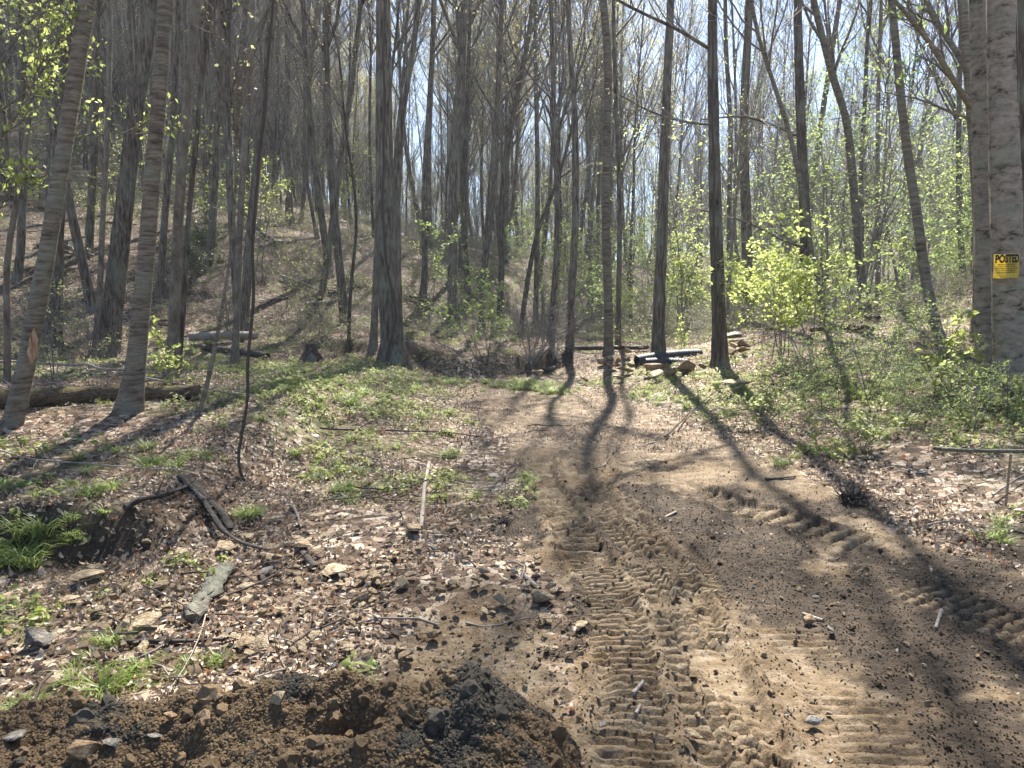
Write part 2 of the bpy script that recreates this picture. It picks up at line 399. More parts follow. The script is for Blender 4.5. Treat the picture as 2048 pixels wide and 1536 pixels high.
# ground: one material, three regions blended by soil masks stored on the mesh
def f_ground(n, b, o):
    at_ = N(n, 'ShaderNodeAttribute'); at_.attribute_name = 'zone'
    sepn = N(n, 'ShaderNodeSeparateColor'); n.links.new(at_.outputs['Color'], sepn.inputs[0])
    dirt, dark, green = sepn.outputs
    v = coords(n)
    wv = N(n, 'ShaderNodeVectorMath'); wv.operation = 'MULTIPLY_ADD'
    nz = N(n, 'ShaderNodeTexNoise'); nz.inputs['Scale'].default_value = 6; nz.inputs['Detail'].default_value = 3; n.links.new(v, nz.inputs['Vector'])
    n.links.new(nz.outputs['Color'], wv.inputs[0]); wv.inputs[1].default_value = (.12, .12, .12); n.links.new(v, wv.inputs[2])
    vw = wv.outputs[0]
    leafr = voro(n, vw, 16, 'F1', 'Color'); bw = N(n, 'ShaderNodeSeparateColor'); n.links.new(leafr, bw.inputs[0])
    litter = ramp(n, bw.outputs[0], [(0, (.05, .032, .022)), (.3, (.13, .085, .055)), (.6, (.29, .21, .15)), (.85, (.46, .37, .28)), (1, (.62, .53, .42))])
    ed = voro(n, vw, 16, 'DISTANCE_TO_EDGE')
    litter = mix(n, (.03, .02, .014), litter, ramp(n, ed, [(0, (0, 0, 0)), (.06, (1, 1, 1))]))
    big = noise(n, v, .7, 4, .6)
    litter = mix(n, litter, mix(n, litter, (.62, .55, .48), 1, 'MULTIPLY'), ramp(n, big, [(.4, (0, 0, 0)), (.62, (1, 1, 1))]))
    gcol = ramp(n, noise(n, v, 40, 4, .7), [(.3, (.03, .04, .012)), (.5, (.09, .12, .03)), (.7, (.20, .25, .06))])
    litter = mix(n, litter, gcol, mix(n, (0, 0, 0), green, ramp(n, noise(n, v, 3.2, 4, .7), [(.4, (0, 0, 0)), (.6, (.85, .85, .85))])))
    sn = noise(n, v, 9, 8, .72)
    soil = ramp(n, sn, [(.32, (.085, .06, .035)), (.46, (.21, .155, .092)), (.58, (.26, .205, .14)), (.75, (.38, .31, .22))])
    patch = ramp(n, noise(n, v, 1.9, 6, .68, .4), [(.42, (0, 0, 0)), (.6, (.85, .85, .85))]); soil = mix(n, soil, mix(n, soil, (.62, .54, .46), 1, 'MULTIPLY'), patch)
    fine = noise(n, v, 60, 4, .8)
    soil = mix(n, soil, mix(n, soil, (.4, .34, .28), 1, 'MULTIPLY'), ramp(n, fine, [(.5, (0, 0, 0)), (.7, (.8, .8, .8))]))
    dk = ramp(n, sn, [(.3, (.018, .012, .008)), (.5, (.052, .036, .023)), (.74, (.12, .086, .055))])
    ol = N(n, 'ShaderNodeAttribute'); ol.attribute_name = 'hill_shade'; litter = mix(n, litter, mix(n, litter, (.52, .50, .47), 1, 'MULTIPLY'), ol.outputs['Fac'])   # tree shade of the hillside painted into the litter colour
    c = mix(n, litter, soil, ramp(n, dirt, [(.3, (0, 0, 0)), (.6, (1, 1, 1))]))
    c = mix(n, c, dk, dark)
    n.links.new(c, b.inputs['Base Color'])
    bump(n, b, bw.outputs[1], .7, .02); bump(n, b, fine, .9, .012); bump(n, b, noise(n, v, 22, 6, .7), .8, .03)
M_GROUND = mat('ground_mix', f_ground, .85, .25)

# ------------------------------------------------------------------ ground sheet
def axis(fine0, fine1, st, g0, lo, hi):
    a = list(np.arange(fine0, fine1, st)); s = st; x = a[-1]
    while x < hi: s = min(s*g0[1] if x-a[0] > 0 else s, 14); x += s; a.append(x)
    s = st; x = a[0]; L = []
    while x > lo: s = min(s*g0[0], 14); x -= s; L.append(x)
    return np.array(L[::-1]+a)
xs = axis(-2.2, 3.0, .016, (1.035, 1.035), -300, 300)
ya = [1.5]; 
while ya[-1] < 300: ya.append(ya[-1]+(.0125 if ya[-1] < 4.0 else min(.0125*(ya[-1]/4.0)**1.75, 12)))
yb = [1.5]; s_ = .014
while yb[-1] > -80: s_ = min(s_*1.15, 8); yb.append(yb[-1]-s_)
ys = np.array(yb[::-1][:-1]+ya)
GX, GY = np.meshgrid(xs, ys); gx = GX.ravel(); gy = GY.ravel()
gz = H(gx, gy)
nx, ny = len(xs), len(ys)
ii = np.arange(nx*ny).reshape(ny, nx)
GF = np.stack([ii[:-1, :-1], ii[:-1, 1:], ii[1:, 1:], ii[1:, :-1]], -1).reshape(-1, 4)
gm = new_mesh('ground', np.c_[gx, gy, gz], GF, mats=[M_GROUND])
ca = gm.color_attributes.new('zone', 'FLOAT_COLOR', 'POINT')
dz_, mk_ = tracks(gx, gy)
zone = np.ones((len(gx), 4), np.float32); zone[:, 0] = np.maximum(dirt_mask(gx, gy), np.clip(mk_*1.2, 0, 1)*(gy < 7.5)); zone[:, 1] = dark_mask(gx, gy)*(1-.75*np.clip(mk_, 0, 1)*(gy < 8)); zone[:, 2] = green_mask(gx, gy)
ca.data.foreach_set('color', zone.ravel())
oa = gm.attributes.new('hill_shade', 'FLOAT', 'POINT'); oa.data.foreach_set('value', sstep(16.5, 22, gy).astype(np.float32))
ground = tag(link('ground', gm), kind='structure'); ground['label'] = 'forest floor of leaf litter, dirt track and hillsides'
print('GROUND', len(gx), 'tris', len(GF)*2, 'rays', len(ys))

# ------------------------------------------------------------------ trees
def make_tree(path, rad, rng, sides, flare, bark, twig, leafm, limbs, sub, tw, leaf_n, leaf_s, crown0=.45, ang=38, limb_len=.3, extra=None, droop=.3, tsides=3, up=.9, rings=None, lspread=.04):
    """path: points from the base up (local), rad: radii.  returns trunk mesh, crown mesh"""
    path = np.asarray(path, float); rad = np.asarray(rad, float)
    d = np.r_[0, np.cumsum(np.linalg.norm(np.diff(path, axis=0), axis=1))]; Lt = d[-1]
    K = rings or int(max(10, min(60, Lt/.45)))
    s = np.r_[0, (np.linspace(.0, 1, K)[1:])**1.25]*Lt
    # smooth interpolation of the path
    c = np.stack([np.interp(s, d, path[:, k]) for k in range(3)], 1)
    for _ in range(2): c[1:-1] = (c[:-2]+2*c[1:-1]+c[2:])/4
    r = np.interp(s, d, rad); r = r*(1+flare*np.exp(-s/.28))
    c = np.r_[c[:1]-[0, 0, .35], c]; r = np.r_[r[0]*1.25, r]; s = np.r_[-.35, s]
    th = np.arange(sides)*2*PI/sides
    ph = rng.random(3)*6
    lob = flare*.42*np.exp(-np.maximum(s, 0)/.35)[:, None]*np.cos(th[None]*rng.integers(3, 6)+ph[0])
    lob = lob+.05*np.cos(th[None]*2+ph[1]+s[:, None]*.3)+.035*rng.normal(size=(len(s), sides))*(sides > 10)
    RR = r[:, None]*(1+lob)
    acc = Acc(); V, F = tubes(c[None], RR[None], sides); acc.add(V, F, 0)
    P0 = c[None, 1:]; R0 = r[None, 1:]
    tm = None
    cr = Acc()
    P1, R1 = spawn(P0, R0, limbs, crown0, .985, limb_len, ang, up, 8, .09, rng, .55, .25)
    V, F = tubes(P1, R1, 5); acc.add(V, F, 0)
    if extra:                                                   # limbs traced one by one
        for pts, r_a, r_b in extra:
            pts = np.asarray(pts, float); dd = np.r_[0, np.cumsum(np.linalg.norm(np.diff(pts, axis=0), axis=1))]; ss = np.linspace(0, dd[-1], 8)
            q = np.stack([np.interp(ss, dd, pts[:, k]) for k in range(3)], 1); q[1:-1] = (q[:-2]+2*q[1:-1]+q[2:])/4
            rr_ = np.linspace(r_a, r_b, 8)
            V, F = tubes(q[None], rr_[None], 8); acc.add(V, F, 0)
            P1 = np.concatenate([P1, q[None]]); R1 = np.concatenate([R1, rr_[None]])
    trunk = acc.mesh('trunk', [bark])
    P2, R2 = spawn(P1, R1, sub, .15, 1, .5, 34, .5, 5, .12, rng, .6, .3)
    R2 = np.maximum(R2, .006); V, F = tubes(P2, R2, tsides); cr.add(V, F, 0)
    P3, R3 = spawn(P2, R2, tw, .1, 1, .55, 38, .35, 3, .14, rng, .6, .5)
    R3 = np.maximum(R3, .0045); V, F = tubes(P3, R3, 3); cr.add(V, F, 0)
    if leaf_n > 0:
        q = P3 if leaf_n >= 1 else P3[rng.random(len(P3)) < leaf_n]
        V, F = leaves(q, max(1, int(leaf_n)), .2, leaf_s, rng, droop, lspread); cr.add(V, F, 1)
    crown = cr.mesh('crown', [twig, leafm])
    return trunk, crown
def place(name, loc, meshes, rz=0, sc=1, tilt=(0, 0)):
    r = link(name, None); r.location = loc; r.rotation_euler = (tilt[0], tilt[1], rz); r.scale = (sc,)*3; r.empty_display_size = .3
    link('trunk', meshes[0], r); link('crown', meshes[1], r)
    return r

# the trees one can tell apart, traced as centre lines: pixels (x, y) from the base up, width at base and top in pixels
def key_tree(name, label, pts, w0, w1, bark, ht=22, leafm=L_PALE, leaf_n=1, leaf_s=.05, limbs=12, sub=8, tw=5, crown0=None, flare=.35, group=None, y=None, lean=0, twig=M_TWIG, ang=36, extra=None, droop=.3, limb_len=.26, vis_limbs=0, cat='tree'):
    rng = np.random.default_rng(abs(hash_s(label)) % 99991)
    b = at(*pts[0])
    if y is not None:
        b = ray_at_y(pts[0][0], 600, y); b = on(b.x, y)
    Y = b.y
    P = [Vector((0, 0, 0))]; 
    for i, (px, py) in enumerate(pts[1:]):
        q = ray_at_y(px, py, Y); P.append(q-b)
    scale = Y/FPX
    r0, r1 = w0*scale/2*.88, w1*scale/2*.9
    top = P[-1]; z1 = top.z
    if ht > z1+1:
        dirn = (P[-1]-P[-2]); dirn = dirn/max(dirn.z, .01); steps = 6
        for k in range(1, steps+1):
            t = k/steps; P.append(top+Vector((dirn.x*(ht-z1)*t*.7+.25*math.sin(k*2.1+Y), .2*math.cos(k*1.7+Y)+lean*t, (ht-z1)*t)))
    zz = [p.z for p in P]; rads = [r0+(r1-r0)*min(1, z/max(z1, .1)) if z <= z1 else max(.02, r1*(1-.93*(z-z1)/(ht-z1))) for z in zz]
    c0 = crown0 if crown0 is not None else min(.8, max(.42, (z1-1)/ht))
    ex = None
    if extra:
        ex = []
        for epts, wa, wb in extra:
            ex.append(([list(ray_at_y(px, py, Y+dy)-b) for px, py, dy in epts], wa*scale/2, wb*scale/2))
    m = make_tree([list(p) for p in P], rads, rng, 22 if w0 > 26 else 14, flare, bark, twig, leafm, limbs, sub, tw, leaf_n, leaf_s, c0, ang, limb_len, ex, droop)
    o = place(name, b, m); tag(o, label, cat, group)
    return o
def hash_s(s):
    h = 5381
    for ch in s: h = (h*33+ord(ch)) & 0x7fffffff
    return h
KT = []
def kt(*a, **k): o = key_tree(*a, **k); KT.append(o); return o
kt('birch_tree', 'banded grey trunk leaning right with a torn bare patch, beside the mossy log', [(25,850),(60,700),(88,540),(112,400),(135,250),(158,110),(176,0)], 37, 31, M_BAND, flare=.2, leaf_n=.5)
kt('birch_tree', 'banded grey-brown trunk with flared foot standing before the mossy log', [(258,825),(275,700),(292,520),(305,350),(320,180),(334,0)], 41, 29, M_BAND, flare=.45)
kt('poplar_tree', 'broad brown furrowed trunk behind the flared banded tree, leaning slightly right', [(215,705),(232,560),(250,400),(270,230),(292,90),(303,0)], 44, 26, M_FURROW, flare=.3)
kt('poplar_tree', 'broad dark furrowed trunk half hidden behind the leaning banded tree', [(102,700),(106,520),(112,350),(120,170),(127,0)], 44, 36, M_FURROW, flare=.3)
kt('maple_tree', 'slim light brown trunk right of the flared banded tree with a thin dark neighbour', [(343,757),(350,600),(355,450),(368,280),(380,140),(393,0)], 24, 16, M_PLAIN, ht=19)
kt('young_tree', 'thin dark wavy trunk pressed close behind the slim light brown one', [(357,750),(368,600),(374,480),(378,390),(392,310),(399,180),(420,0)], 12, 10, M_DARK, ht=16, flare=.1)
kt('young_tree', 'thin pale stem rising at the far left edge of the clearing', [(14,770),(16,640),(8,520),(30,420),(50,330),(62,200),(70,60),(74,0)], 14, 9, M_PLAIN, ht=14, flare=.1)
kt('young_tree', 'thin pale rimmed trunk left of the broad brown furrowed one', [(188,720),(200,580),(205,440),(214,300),(218,150),(220,0)], 13, 10, M_PLAIN, ht=17, flare=.1)
kt('maple_tree', 'slim brown trunk standing at the end of the grey log', [(469,733),(474,600),(480,450),(488,300),(498,150),(506,0)], 15, 12, M_PLAIN, ht=18)
kt('poplar_tree', 'grey trunk behind the hanging vine with a slight right lean', [(487,655),(498,500),(512,350),(530,180),(548,0)], 22, 17, M_FURROW, ht=25)
kt('sapling', 'crooked little sapling leaning right in front of the vine', [(398,832),(415,775),(432,700),(440,640),(455,560),(470,470),(476,400),(480,330)], 10, 4, M_BAND, ht=4.6, leafm=L_PALE, leaf_n=.6, limbs=8, sub=4, tw=3, crown0=.5, limb_len=.22, flare=.1, cat='sapling')
kt('poplar_tree', 'stout brown trunk with a black vine climbing its face, left of the track', [(786,728),(783,660),(776,560),(771,440),(768,300),(767,150),(768,0)], 52, 30, M_FURROW, ht=30, flare=.45)
kt('poplar_tree', 'narrower brown trunk growing close behind the stout vine-clad one', [(800,705),(797,560),(795,430),(798,320),(806,210),(826,110),(838,0)], 15, 11, M_FURROW, ht=26)
kt('birch_tree', 'pale slim trunk just left of the stout vine-clad one', [(747,698),(752,560),(757,420),(760,260),(762,0)], 17, 10, M_PLAIN, ht=20)
kt('young_tree', 'crooked dark stem forking low on the leafy slope left of the stout trunk', [(697,706),(699,620),(702,560),(708,505),(716,470),(712,400),(703,330),(690,260)], 9, 5, M_DARK, ht=11, limbs=12, crown0=.4, flare=.1)
kt('oak_tree', 'straight grey trunk forking into ascending limbs beyond the end of the track', [(903,668),(905,540),(905,420),(908,300),(916,210),(924,100),(930,0)], 24, 15, M_FURROW, ht=27, crown0=.42, limbs=16)
kt('poplar_tree', 'dark trunk rising behind the bright green sprig beyond the bank', [(962,672),(968,560),(975,450),(985,330),(992,250),(1000,120),(1004,0)], 15, 9, M_FURROW, ht=23, crown0=.4)
kt('poplar_tree', 'slim trunk with V-shaped limbs in the gap above the hollow', [(1000,655),(1003,520),(1004,400),(1010,320),(1024,240),(1042,150),(1060,60),(1066,0)], 15, 8, M_FURROW, ht=24, crown0=.42, limbs=15)
kt('young_tree', 'dark pole leaning right across its straight neighbours above the hollow', [(1040,672),(1052,580),(1068,490),(1085,430),(1110,380),(1128,320)], 12, 7, M_DARK, ht=15)
kt('maple_tree', 'grey trunk beside the upturned roots at the end of the dark log', [(1138,700),(1142,600),(1150,480),(1152,360),(1150,220),(1140,100),(1135,0)], 18, 10, M_FURROW, ht=23)
kt('maple_tree', 'grey-brown mottled trunk just left of the upright pinkish rock', [(1217,712),(1217,600),(1212,500),(1212,380),(1214,260),(1218,130),(1206,0)], 21, 15, M_BAND, ht=25)
kt('oak_tree', 'tall trunk behind the black pipe with a dark wavy furrow on its left', [(1316,715),(1318,600),(1324,480),(1328,350),(1332,220),(1338,80),(1343,0)], 27, 16, M_FURROW, ht=27)
kt('maple_tree', 'slender trunk close behind the one by the black pipe', [(1236,690),(1238,560),(1240,430),(1236,300),(1230,160),(1226,0)], 12, 8, M_FURROW, ht=23)
kt('oak_tree', 'dark straight trunk with reddish furrowed bark at the right end of the pipes', [(1441,733),(1438,640),(1434,520),(1430,400),(1427,250),(1425,100),(1424,0)], 32, 19, M_DARK, ht=26, extra=[([(1422,100,0),(1360,60,-.6),(1270,20,-1.2),(1200,-20,-2)], 7, 4), ([(1426,250,0),(1370,245,-.3),(1300,225,-.8),(1240,190,-1.2)], 5, 2)])
kt('oak_tree', 'fluted grey trunk right of the dark straight one, before the stacked stones', [(1497,690),(1496,560),(1492,420),(1487,300),(1490,160),(1500,0)], 26, 16, M_FURROW, ht=25, y=22)
kt('maple_tree', 'slim dark trunk rising between the two big furrowed ones', [(1462,690),(1458,560),(1458,420),(1462,260),(1452,100),(1450,0)], 11, 8, M_DARK, ht=22, y=26)
kt('maple_tree', 'dark rough trunk behind the lime green bush', [(1609,690),(1610,590),(1612,470),(1606,350),(1600,200),(1597,80),(1594,0)], 25, 17, M_DARK, ht=24, y=19, extra=[([(1590,270,0),(1545,250,-.5),(1490,230,-1),(1400,240,-1.6)], 6, 2), ([(1618,500,0),(1560,480,-.6),(1490,440,-1.2),(1400,420,-2)], 5, 2)])
kt('young_tree', 'thin mossy trunk curving up leftwards out of the green undergrowth', [(1668,745),(1652,640),(1634,560),(1622,500),(1606,400),(1590,300),(1560,200),(1530,120),(1500,30)], 13, 8, M_BAND, ht=13, flare=.1, y=12.5)
kt('cherry_tree', 'bent mossy trunk with an elbow high up, on the right of the valley', [(1738,660),(1722,560),(1714,440),(1702,330),(1694,222),(1670,180),(1655,110),(1638,50),(1625,0)], 19, 13, M_BAND, ht=17, flare=.15, y=20)
kt('cherry_tree', 'leaning grey trunk with its foot on the leafy bank, sweeping up to the left', [(1897,722),(1868,650),(1850,560),(1836,440),(1812,290),(1795,140),(1785,0)], 24, 14, M_BAND, ht=17, flare=.2)
kt('maple_tree', 'straight slender pinkish trunk above the green thicket', [(1757,640),(1757,500),(1755,350),(1756,200),(1763,0)], 12, 7, M_PLAIN, ht=22, y=27)
kt('maple_tree', 'slender trunk beside the pinkish one, behind the bent mossy tree', [(1722,640),(1724,500),(1722,330),(1730,200),(1738,0)], 12, 7, M_DARK, ht=22, y=25)
kt('hickory_tree', 'trunk behind the twin mottled ones, its long limbs reaching left with drooping leaves', [(1962,700),(1960,560),(1956,420),(1950,300),(1938,160),(1925,0)], 26, 18, M_BAND, ht=16, y=10.5, leafm=L_GREEN, leaf_n=1, leaf_s=.11, droop=.9, crown0=.75,
   extra=[([(1950,225,0),(1905,160,-.4),(1865,90,-.7),(1820,35,-.9),(1780,-10,-1)], 12, 6), ([(1945,170,0),(1920,110,.3),(1880,60,.5),(1845,-20,.6)], 13, 8), ([(1950,240,0),(1900,225,-.5),(1850,200,-1),(1800,190,-1.4),(1770,185,-1.6)], 6, 2)])
kt('beech_tree', 'mottled pale brown trunk, left of the twin pair at the sign', [(1971,755),(1970,600),(1969,430),(1964,250),(1962,120),(1960,0)], 40, 36, M_BEECH, ht=17, flare=.15)
XT = kt('beech_tree', 'big mottled pale brown trunk carrying the yellow posted sign', [(2022,775),(2017,640),(2014,500),(2009,300),(2005,150),(2002,0)], 62, 52, M_BEECH, ht=19, flare=.12)
kt('poplar_tree', 'dark trunk hung with a thin vine behind the sign tree', [(2060,740),(2056,500),(2050,250),(2044,0)], 42, 36, M_DARK, ht=20, y=9.6)
kt('maple_tree', 'slim grey trunk on the slope left of the broad dark one', [(38,640),(42,500),(46,350),(44,200),(40,0)], 18, 12, M_FURROW, ht=23, y=20)
kt('maple_tree', 'trunk between the two banded trees, brown and slender', [(165,690),(176,560),(182,420),(190,250),(192,100),(196,0)], 17, 11, M_FURROW, ht=24, y=23)
kt('maple_tree', 'slender grey trunk left of the twin slim brown stems', [(318,700),(322,560),(330,420),(345,260),(352,120),(358,0)], 15, 10, M_FURROW, ht=22, y=21)
kt('maple_tree', 'upright grey trunk on the slope right of the thin wavy one', [(415,640),(420,520),(428,400),(434,250),(442,100),(450,0)], 16, 11, M_FURROW, ht=22, y=24)
kt('poplar_tree', 'grey trunk leaning right on the open leafy slope', [(632,655),(642,600),(655,520),(668,420),(684,300),(706,150),(722,0)], 14, 9, M_FURROW, ht=20, y=24)
kt('poplar_tree', 'tall trunk above the dark cut bank, left of its forking neighbour', [(845,662),(850,540),(848,420),(852,300),(862,150),(868,0)], 14, 9, M_FURROW, ht=24, y=27)

# forest trees behind, sharing a few grown shapes
def proto(i, ht, r, leafm, leaf_n, leaf_s, crown0, limbs=24, sub=9, tw=6, bark=M_FURROW, ang=36, sides=9):
    rng = np.random.default_rng(900+i)
    k = 7; zz = np.linspace(0, ht, k); P = np.c_[np.cumsum(rng.normal(0, .22, k)), np.cumsum(rng.normal(0, .22, k)), zz]; P[0, :2] = 0
    rad = r*(1-.9*(zz/ht)**1.1)
    return make_tree(P, rad, rng, sides, .3, bark, M_TWIG, leafm, limbs, sub, tw, leaf_n, leaf_s, crown0, ang, .3, rings=16)
PROT = [proto(0, 26, .13, L_PALE, .7, .07, .42), proto(1, 23, .125, L_PALE, .5, .07, .38), proto(2, 28, .14, L_YELL, 4, .11, .34), proto(3, 22, .105, L_PALE, .9, .06, .45, bark=M_DARK),
        proto(4, 25, .115, L_PINK, .7, .06, .35), proto(5, 20, .085, L_PALE, .7, .07, .35, ang=42), proto(6, 17, .07, L_LIME, 1, .09, .25, limbs=20, bark=M_PLAIN), proto(7, 24, .10, L_LIME, 1, .08, .42)]
rg = np.random.default_rng(5)
kpos = [(o.location.x, o.location.y) for o in KT]
spots = list(kpos); fills = []
def open_at(x, y):
    if y < 17: return False
    if abs(x-road_c(y)) < 3 and y < 20: return False
    return True
tries = 0
while len(fills) < 252 and tries < 60000:
    tries += 1
    y = 18+92*rg.random()**1.15; x = rg.uniform(-1, 1)*(.80*y+2)
    if not open_at(x, y): continue
    dmin = 1.6+.012*y
    if any((x-a)**2+(y-b)**2 < dmin*dmin for a, b in spots): continue
    dens = 1 if x/y < -.1 else .6
    if rg.random() > dens: continue
    spots.append((x, y)); fills.append((x, y))
LM = [(14, 'far left pale stem'), (75, 'leaning banded tree'), (106, 'broad dark trunk'), (232, 'broad furrowed trunk'), (285, 'flared banded tree'), (350, 'slim brown stems'), (474, 'grey log trunk'), (503, 'hanging vine'), (622, 'dark stump'), (700, 'crooked forked stem'),
      (778, 'stout vine-clad trunk'), (848, 'trunk above the bank'), (904, 'straight forking trunk'), (966, 'green sprig'), (1003, 'V-limbed trunk'), (1060, 'bare grey bush'), (1142, 'upturned roots'), (1216, 'mottled trunk'), (1318, 'trunk by the pipe'), (1375, 'pipe pile'), (1437, 'dark straight trunk'),
      (1496, 'fluted grey trunk'), (1560, 'glowing lime bush'), (1609, 'dark rough trunk'), (1655, 'thin curved mossy trunk'), (1724, 'bent mossy trunk'), (1757, 'slender pinkish trunk'), (1850, 'leaning grey trunk'), (1965, 'twin mottled trunks')]
LABELLED = []
def lm_label(o, x, y, what, cat, group_kind):
    px = project(x, y, float(H(x, y, False)[0])+2)[0]
    c_, nm = min(LM, key=lambda q: abs(q[0]-px))
    rel = 'behind' if abs(c_-px) < 8 else ('left of' if px < c_ else 'right of')
    if abs(c_-px) > 160: rel = 'well '+rel
    dist = 'nearby' if y < 27 else ('close' if y < 36 else ('midway' if y < 50 else ('deep' if y < 75 else 'far')))
    dist = {'nearby': 'by the clearing', 'close': 'slightly back', 'midway': 'midway back', 'deep': 'deep in', 'far': 'far away'}[dist]
    LABELLED.append((o, f'{what} {rel} the {nm}, {dist}', y, cat, group_kind))
def finish_labels():
    by = {}; todo = LABELLED[:]; LABELLED.clear()
    for q in todo: by.setdefault(q[1], []).append(q)
    for lb, L_ in by.items():
        L_.sort(key=lambda q: q[2]); n_ = len(L_)
        suf = {1: [''], 2: [', nearer', ', farther'], 3: [', nearest', ', middle', ', farthest']}.get(n_)
        for i, q in enumerate(L_):
            l_ = lb+suf[i] if suf else lb
            w_ = l_.split()
            tag(q[0], l_, q[3], q[4]+('' if suf else ', '+' '.join(lb.split()[-5:])))
def side_label(x, y):
    u = x/y
    if u < -.30: s = ('the steep left hillside', 'left hillside')
    elif u < -.08: s = ('the slope left of the valley', 'left slope')
    elif u < .16: s = ('the valley floor beyond the track', 'valley floor')
    else: s = ('the right side of the valley', 'right side')
    return s
KIND = {0: 'tall bare grey', 1: 'slender bare grey', 2: 'tall yellow-budded', 3: 'thin dark bare', 4: 'red-budded', 5: 'young bare pole', 6: 'small lime-leaved', 7: 'tall lime-leaved'}
for i, (x, y) in enumerate(fills):
    if x/y > .22 and y < 60: k = rg.choice([0, 1, 3, 5, 6, 6, 7, 7])
    elif x/y > -.1: k = rg.choice([0, 0, 1, 1, 2, 3, 3, 4, 5, 7, 7])
    else: k = rg.choice([0, 0, 1, 1, 1, 3, 3, 4, 4, 5, 5])
    if y > 38 and -.2 < x/y < .25 and rg.random() < .6: k = 2
    elif y > 45 and rg.random() < .14: k = 4
    z = float(H(x, y)[0])
    dist = 'near' if y < 34 else ('midway' if y < 62 else 'far')
    where, g = side_label(x, y)
    o = place('forest_tree', (x, y, z), PROT[k], rg.uniform(0, 6.28), rg.uniform(.78, 1.15), (rg.normal(0, .03), rg.normal(0, .03)))
    lm_label(o, x, y, f'{KIND[k]} tree', 'tree', f'{KIND[k]} trees of the wood')

for px, y, sc, lb in [(1008, 47, .95, 'yellow-green budding crown high above the V-limbed trunk'), (1078, 39, .85, 'pale yellow budding tree filling the gap above the bare grey bush'), (1150, 52, 1.05, 'tall yellow-green crown left of the mottled trunk'), (1262, 44, .9, 'yellow budding tree between the mottled trunk and the trunk by the pipe'),
                      (948, 56, 1.0, 'yellow-green haze of buds right of the straight forking trunk'), (1040, 62, 1.1, 'topmost yellow budding crown in the middle distance')]:
    x = (px-1024)/FPX*y; o = place('forest_tree', on(x, y), PROT[2], px*.7, sc); tag(o, lb, 'tree', 'yellow budding trees in the middle')

# ------------------------------------------------------------------ instancing of uncountable stuff
def scatter(name, pts, rot, scl, idx, protos, label=None, parent=None):
    me = bpy.data.meshes.new(name); n = len(pts); me.vertices.add(n); me.vertices.foreach_set('co', np.asarray(pts, np.float32).ravel())
    for nm, ty, data in (('rot', 'FLOAT_VECTOR', rot), ('scl', 'FLOAT_VECTOR', scl), ('idx', 'INT', idx)):
        a = me.attributes.new(nm, ty, 'POINT'); a.data.foreach_set('vector' if ty != 'INT' else 'value', np.asarray(data, np.float32 if ty != 'INT' else np.int32).ravel())
    o = link(name, me, parent); o['kind'] = 'stuff'
    if label: o['label'] = label
    pc = bpy.data.collections.new(name+'_shapes')
    for j, m in enumerate(protos):
        po = bpy.data.objects.new(f'{name}_shape_{j:02d}', m); pc.objects.link(po)
    g = bpy.data.node_groups.new(name, 'GeometryNodeTree')
    g.interface.new_socket('Geometry', in_out='INPUT', socket_type='NodeSocketGeometry'); g.interface.new_socket('Geometry', in_out='OUTPUT', socket_type='NodeSocketGeometry')
    gi = g.nodes.new('NodeGroupInput'); go = g.nodes.new('NodeGroupOutput'); ip = g.nodes.new('GeometryNodeInstanceOnPoints')
    ci = g.nodes.new('GeometryNodeCollectionInfo'); ci.inputs[0].default_value = pc; ci.inputs[1].default_value = True; ci.inputs[2].default_value = True
    def attr(nm, dt):
        a = g.nodes.new('GeometryNodeInputNamedAttribute'); a.data_type = dt; a.inputs[0].default_value = nm; return a.outputs[0]
    er = g.nodes.new('FunctionNodeEulerToRotation')
    L = g.links.new
    L(gi.outputs[0], ip.inputs['Points']); L(ci.outputs[0], ip.inputs['Instance']); ip.inputs['Pick Instance'].default_value = True
    L(attr('idx', 'INT'), ip.inputs['Instance Index']); L(attr('rot', 'FLOAT_VECTOR'), er.inputs[0]); L(er.outputs[0], ip.inputs['Rotation']); L(attr('scl', 'FLOAT_VECTOR'), ip.inputs['Scale'])
    L(ip.outputs[0], go.inputs[0])
    mod = o.modifiers.new('scatter', 'NODES'); mod.node_group = g
    return o
def polar(n, r0, r1, half, rng, power=1.0):
    r = r0+(r1-r0)*rng.random(n)**power; a = rng.uniform(-half, half, n)
    return r*np.sin(a), r*np.cos(a)
# dead leaf shapes
def dry_leaf(i):
    rng = np.random.default_rng(70+i)
    L = 1.0; W = rng.uniform(.22, .55); k = 4
    t = np.linspace(0, 1, k+1); wd = W*np.sin(PI*np.clip(t*.93+.04, 0, 1))**.7*(1+.25*rng.normal(size=k+1)*(i % 2))
    curl = rng.uniform(.8, 3.4); x = np.sin(t*curl)/curl; z = (1-np.cos(t*curl))/curl*rng.choice([1, 1, -1])+.02
    cup = rng.uniform(-.5, .9)
    V = []
    for j in range(k+1):
        V += [(x[j], -wd[j]/2, z[j]+cup*wd[j]*.5), (x[j], 0, z[j]), (x[j], wd[j]/2, z[j]+cup*wd[j]*.5+rng.normal(0, .05))]
    V = np.array(V)-[.5, 0, 0]
    F = np.array([[a*3+b, a*3+b+1, a*3+b+4, a*3+b+3] for a in range(k) for b in (0, 1)])
    return new_mesh('dead_leaf', V, F, mats=[M_DRY])
DRY = [dry_leaf(i) for i in range(7)]
rg = np.random.default_rng(12)
